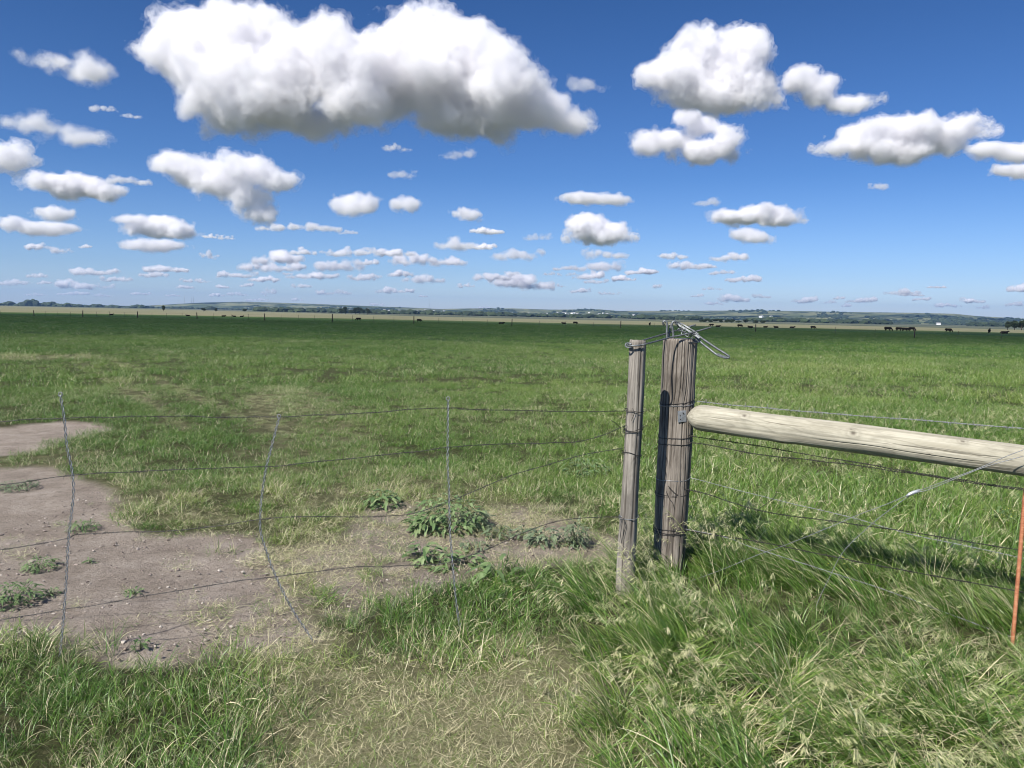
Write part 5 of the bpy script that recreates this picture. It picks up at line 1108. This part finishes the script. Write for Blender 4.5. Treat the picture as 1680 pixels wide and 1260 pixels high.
low = [(345, 386, 16, 8), (373, 388, 16, 8), (342, 415, 20, 14), (800, 375, 40, 14), (790, 402, 30, 11), (745, 395, 46, 22), (60, 402, 28, 12), (97, 408, 30, 11), (140, 402, 12, 8), (455, 416, 52, 26), (495, 410, 26, 12), (440, 433, 82, 18), (572, 410, 55, 15), (553, 432, 60, 20), (612, 411, 20, 9), (650, 412, 48, 13), (685, 420, 54, 22), (605, 428, 24, 10), (737, 426, 48, 16), (382, 447, 58, 12), (435, 455, 34, 11), (270, 438, 70, 12), (255, 448, 42, 10), (148, 443, 62, 13), (122, 463, 46, 16), (158, 467, 46, 10), (60, 450, 28, 9), (20, 461, 52, 10), (73, 461, 18, 8), (190, 456, 38, 9), (320, 458, 36, 9), (302, 468, 26, 9), (510, 450, 64, 12), (595, 452, 40, 12), (660, 445, 34, 14), (697, 455, 46, 15), (862, 455, 60, 30), (812, 450, 54, 15), (765, 467, 18, 8), (636, 473, 28, 11), (668, 474, 18, 10), (495, 467, 24, 8), (530, 478, 18, 9), (556, 478, 30, 8), (440, 476, 20, 12), (366, 468, 16, 8), (404, 466, 16, 7), (982, 433, 76, 17), (928, 437, 34, 10), (908, 448, 26, 7), (938, 448, 18, 7), (970, 449, 32, 14), (976, 460, 34, 8), (1020, 453, 28, 13), (1051, 442, 36, 12), (1075, 468, 14, 8), (915, 467, 14, 8), (952, 474, 24, 10), (1000, 480, 26, 6), (1104, 416, 28, 14), (1124, 432, 38, 14), (1160, 434, 28, 9), (1196, 417, 48, 18), (1222, 454, 44, 14), (1185, 445, 40, 8), (1168, 472, 26, 6), (1200, 486, 36, 16), (1145, 483, 12, 7), (1172, 496, 24, 6), (1248, 484, 20, 8), (1325, 489, 32, 11), (1376, 487, 12, 7), (1360, 494, 18, 6), (1388, 499, 12, 7), (1414, 490, 36, 10), (1480, 476, 38, 12), (1498, 482, 36, 6), (1510, 489, 22, 6), (1553, 498, 28, 10), (1597, 490, 28, 11), (1615, 502, 14, 7), (1672, 470, 40, 13), (1665, 496, 26, 9), (1535, 470, 26, 4), (230, 480, 26, 6), (166, 483, 22, 6), (120, 480, 40, 6), (285, 483, 14, 5), (355, 482, 16, 7), (390, 481, 26, 6), (425, 491, 30, 5), (486, 490, 12, 6), (617, 498, 18, 5), (795, 503, 14, 5), (60, 482, 30, 5), (694, 485, 10, 4)]
def puffs_in(cx, cy, wd, ht, rg):
    """heaped puffs on one flat base line, biggest off centre, with torn scraps at the ends"""
    yb = cy + ht * .5; out = []; pk = rg.uniform(-.25, .25); k = int(np.clip(wd / max(ht, 8) * 1.9, 3, 8))
    for x_ in np.linspace(-.40, .40, k) + rg.uniform(-.07, .07, k):
        ry = ht * .5 * np.clip((1 - 1.5 * abs(x_ - pk)) * rg.uniform(.55, 1.1), .22, .62); rx = max(wd / k * rg.uniform(.55, .95), ry * .9)
        out.append((cx + x_ * wd, yb - ry * rg.uniform(.8, 1.15), rx, ry))
        if ry > ht * .22 and rg.uniform() < .6: out.append((cx + x_ * wd + rg.normal() * rx * .4, yb - ry * rg.uniform(1.5, 2.0), rx * .55, ry * .6))
    for q in range(int(rg.integers(0, 3))): out.append((cx + rg.choice((-1, 1)) * wd * rg.uniform(.45, .62), yb - ht * rg.uniform(.1, .6), wd * rg.uniform(.04, .09) + 1, ht * rg.uniform(.08, .16) + .6))
    return out
rg = np.random.default_rng(8)
for q, (cx, cy, wd, ht, lb) in enumerate(SM):
    cloud(lb, puffs_in(cx, cy, wd * 1.05, ht * 1.05, rg), 300 + q, 1.9 if wd < 40 or ht > 17 and cy < 300 else 4.5, 52, .42, big=False)
def where(cx):
    for lim, s in ((90, 'at the far left'), (235, 'over the left fence line'), (350, 'over the radio masts'), (470, 'over the left hill crest'), (620, 'left of the distant town'), (735, 'over the distant town'), (900, 'over the middle of the plain'), (1060, 'above the gate pole'), (1170, 'above the gate latch'), (1300, 'right of the corner post'), (1460, 'over the right hills'), (1580, 'over the group of four cows')):
        if cx < lim: return s
    return 'at the far right'
seen = {}
lows = sorted(low, key=lambda s: s[0])
for q, (cx, cy, wd, ht) in enumerate(lows):
    sz = 'tiny' if wd < 24 else ('small' if wd < 44 else 'wide'); lev = 'lowest' if cy > 475 else ('low' if cy > 440 else 'higher')
    sh = 'flat streak of cloud' if wd > 3.6 * ht else ('puffy white cloud' if ht >= 13 else 'faint white cloud')
    lb = '%s %s, %s row, %s' % (sz, sh, lev, where(cx)); seen.setdefault(lb, []).append(q)
for lb, qs in seen.items():
    for r_, q in enumerate(qs):
        cx, cy, wd, ht = lows[q]; l2 = lb
        if len(qs) == 2: l2 = ('left of two, ', 'right of two, ')[r_] + lb
        elif len(qs) > 2: l2 = (('leftmost, ' if r_ == 0 else 'rightmost, ') if r_ in (0, len(qs) - 1) else 'one between, ') + lb
        cloud(l2, puffs_in(cx, cy, wd * 1.08, ht * 1.12, rg), 400 + q, (10.0 if ht >= 11 else 6.0) * rg.uniform(.45, 1.2), 40 if wd < 40 else 54, .46, big=False, group='rows of small clouds near the horizon')

# a cloud behind the viewer: its shadow lies over the far half of the pasture
GP = [(-300, 150, 140, 150), (-150, 180, 130, 130), (-60, 150, 110, 100), (40, 150, 105, 92), (130, 152, 100, 78), (220, 145, 100, 70), (-70, 88, 70, 62), (-130, 70, 90, 70), (-15, 100, 60, 60)]
c0 = Vector((-50, 140, 0)) + SUN * (1130 / math.sin(EL)); rg = np.random.default_rng(44)
me = cloud_shells([(x + 50, y - 140, rg.uniform(-10, 25), rx, ry, 62) for x, y, rx, ry in GP], 60, 18, 61, (.5, -.5)); dress(me, .020, 150, False)
tag(link('cloud', me, None, None, c0), 'overhead cloud behind the viewer that shades the far half of the pasture', 'cloud')
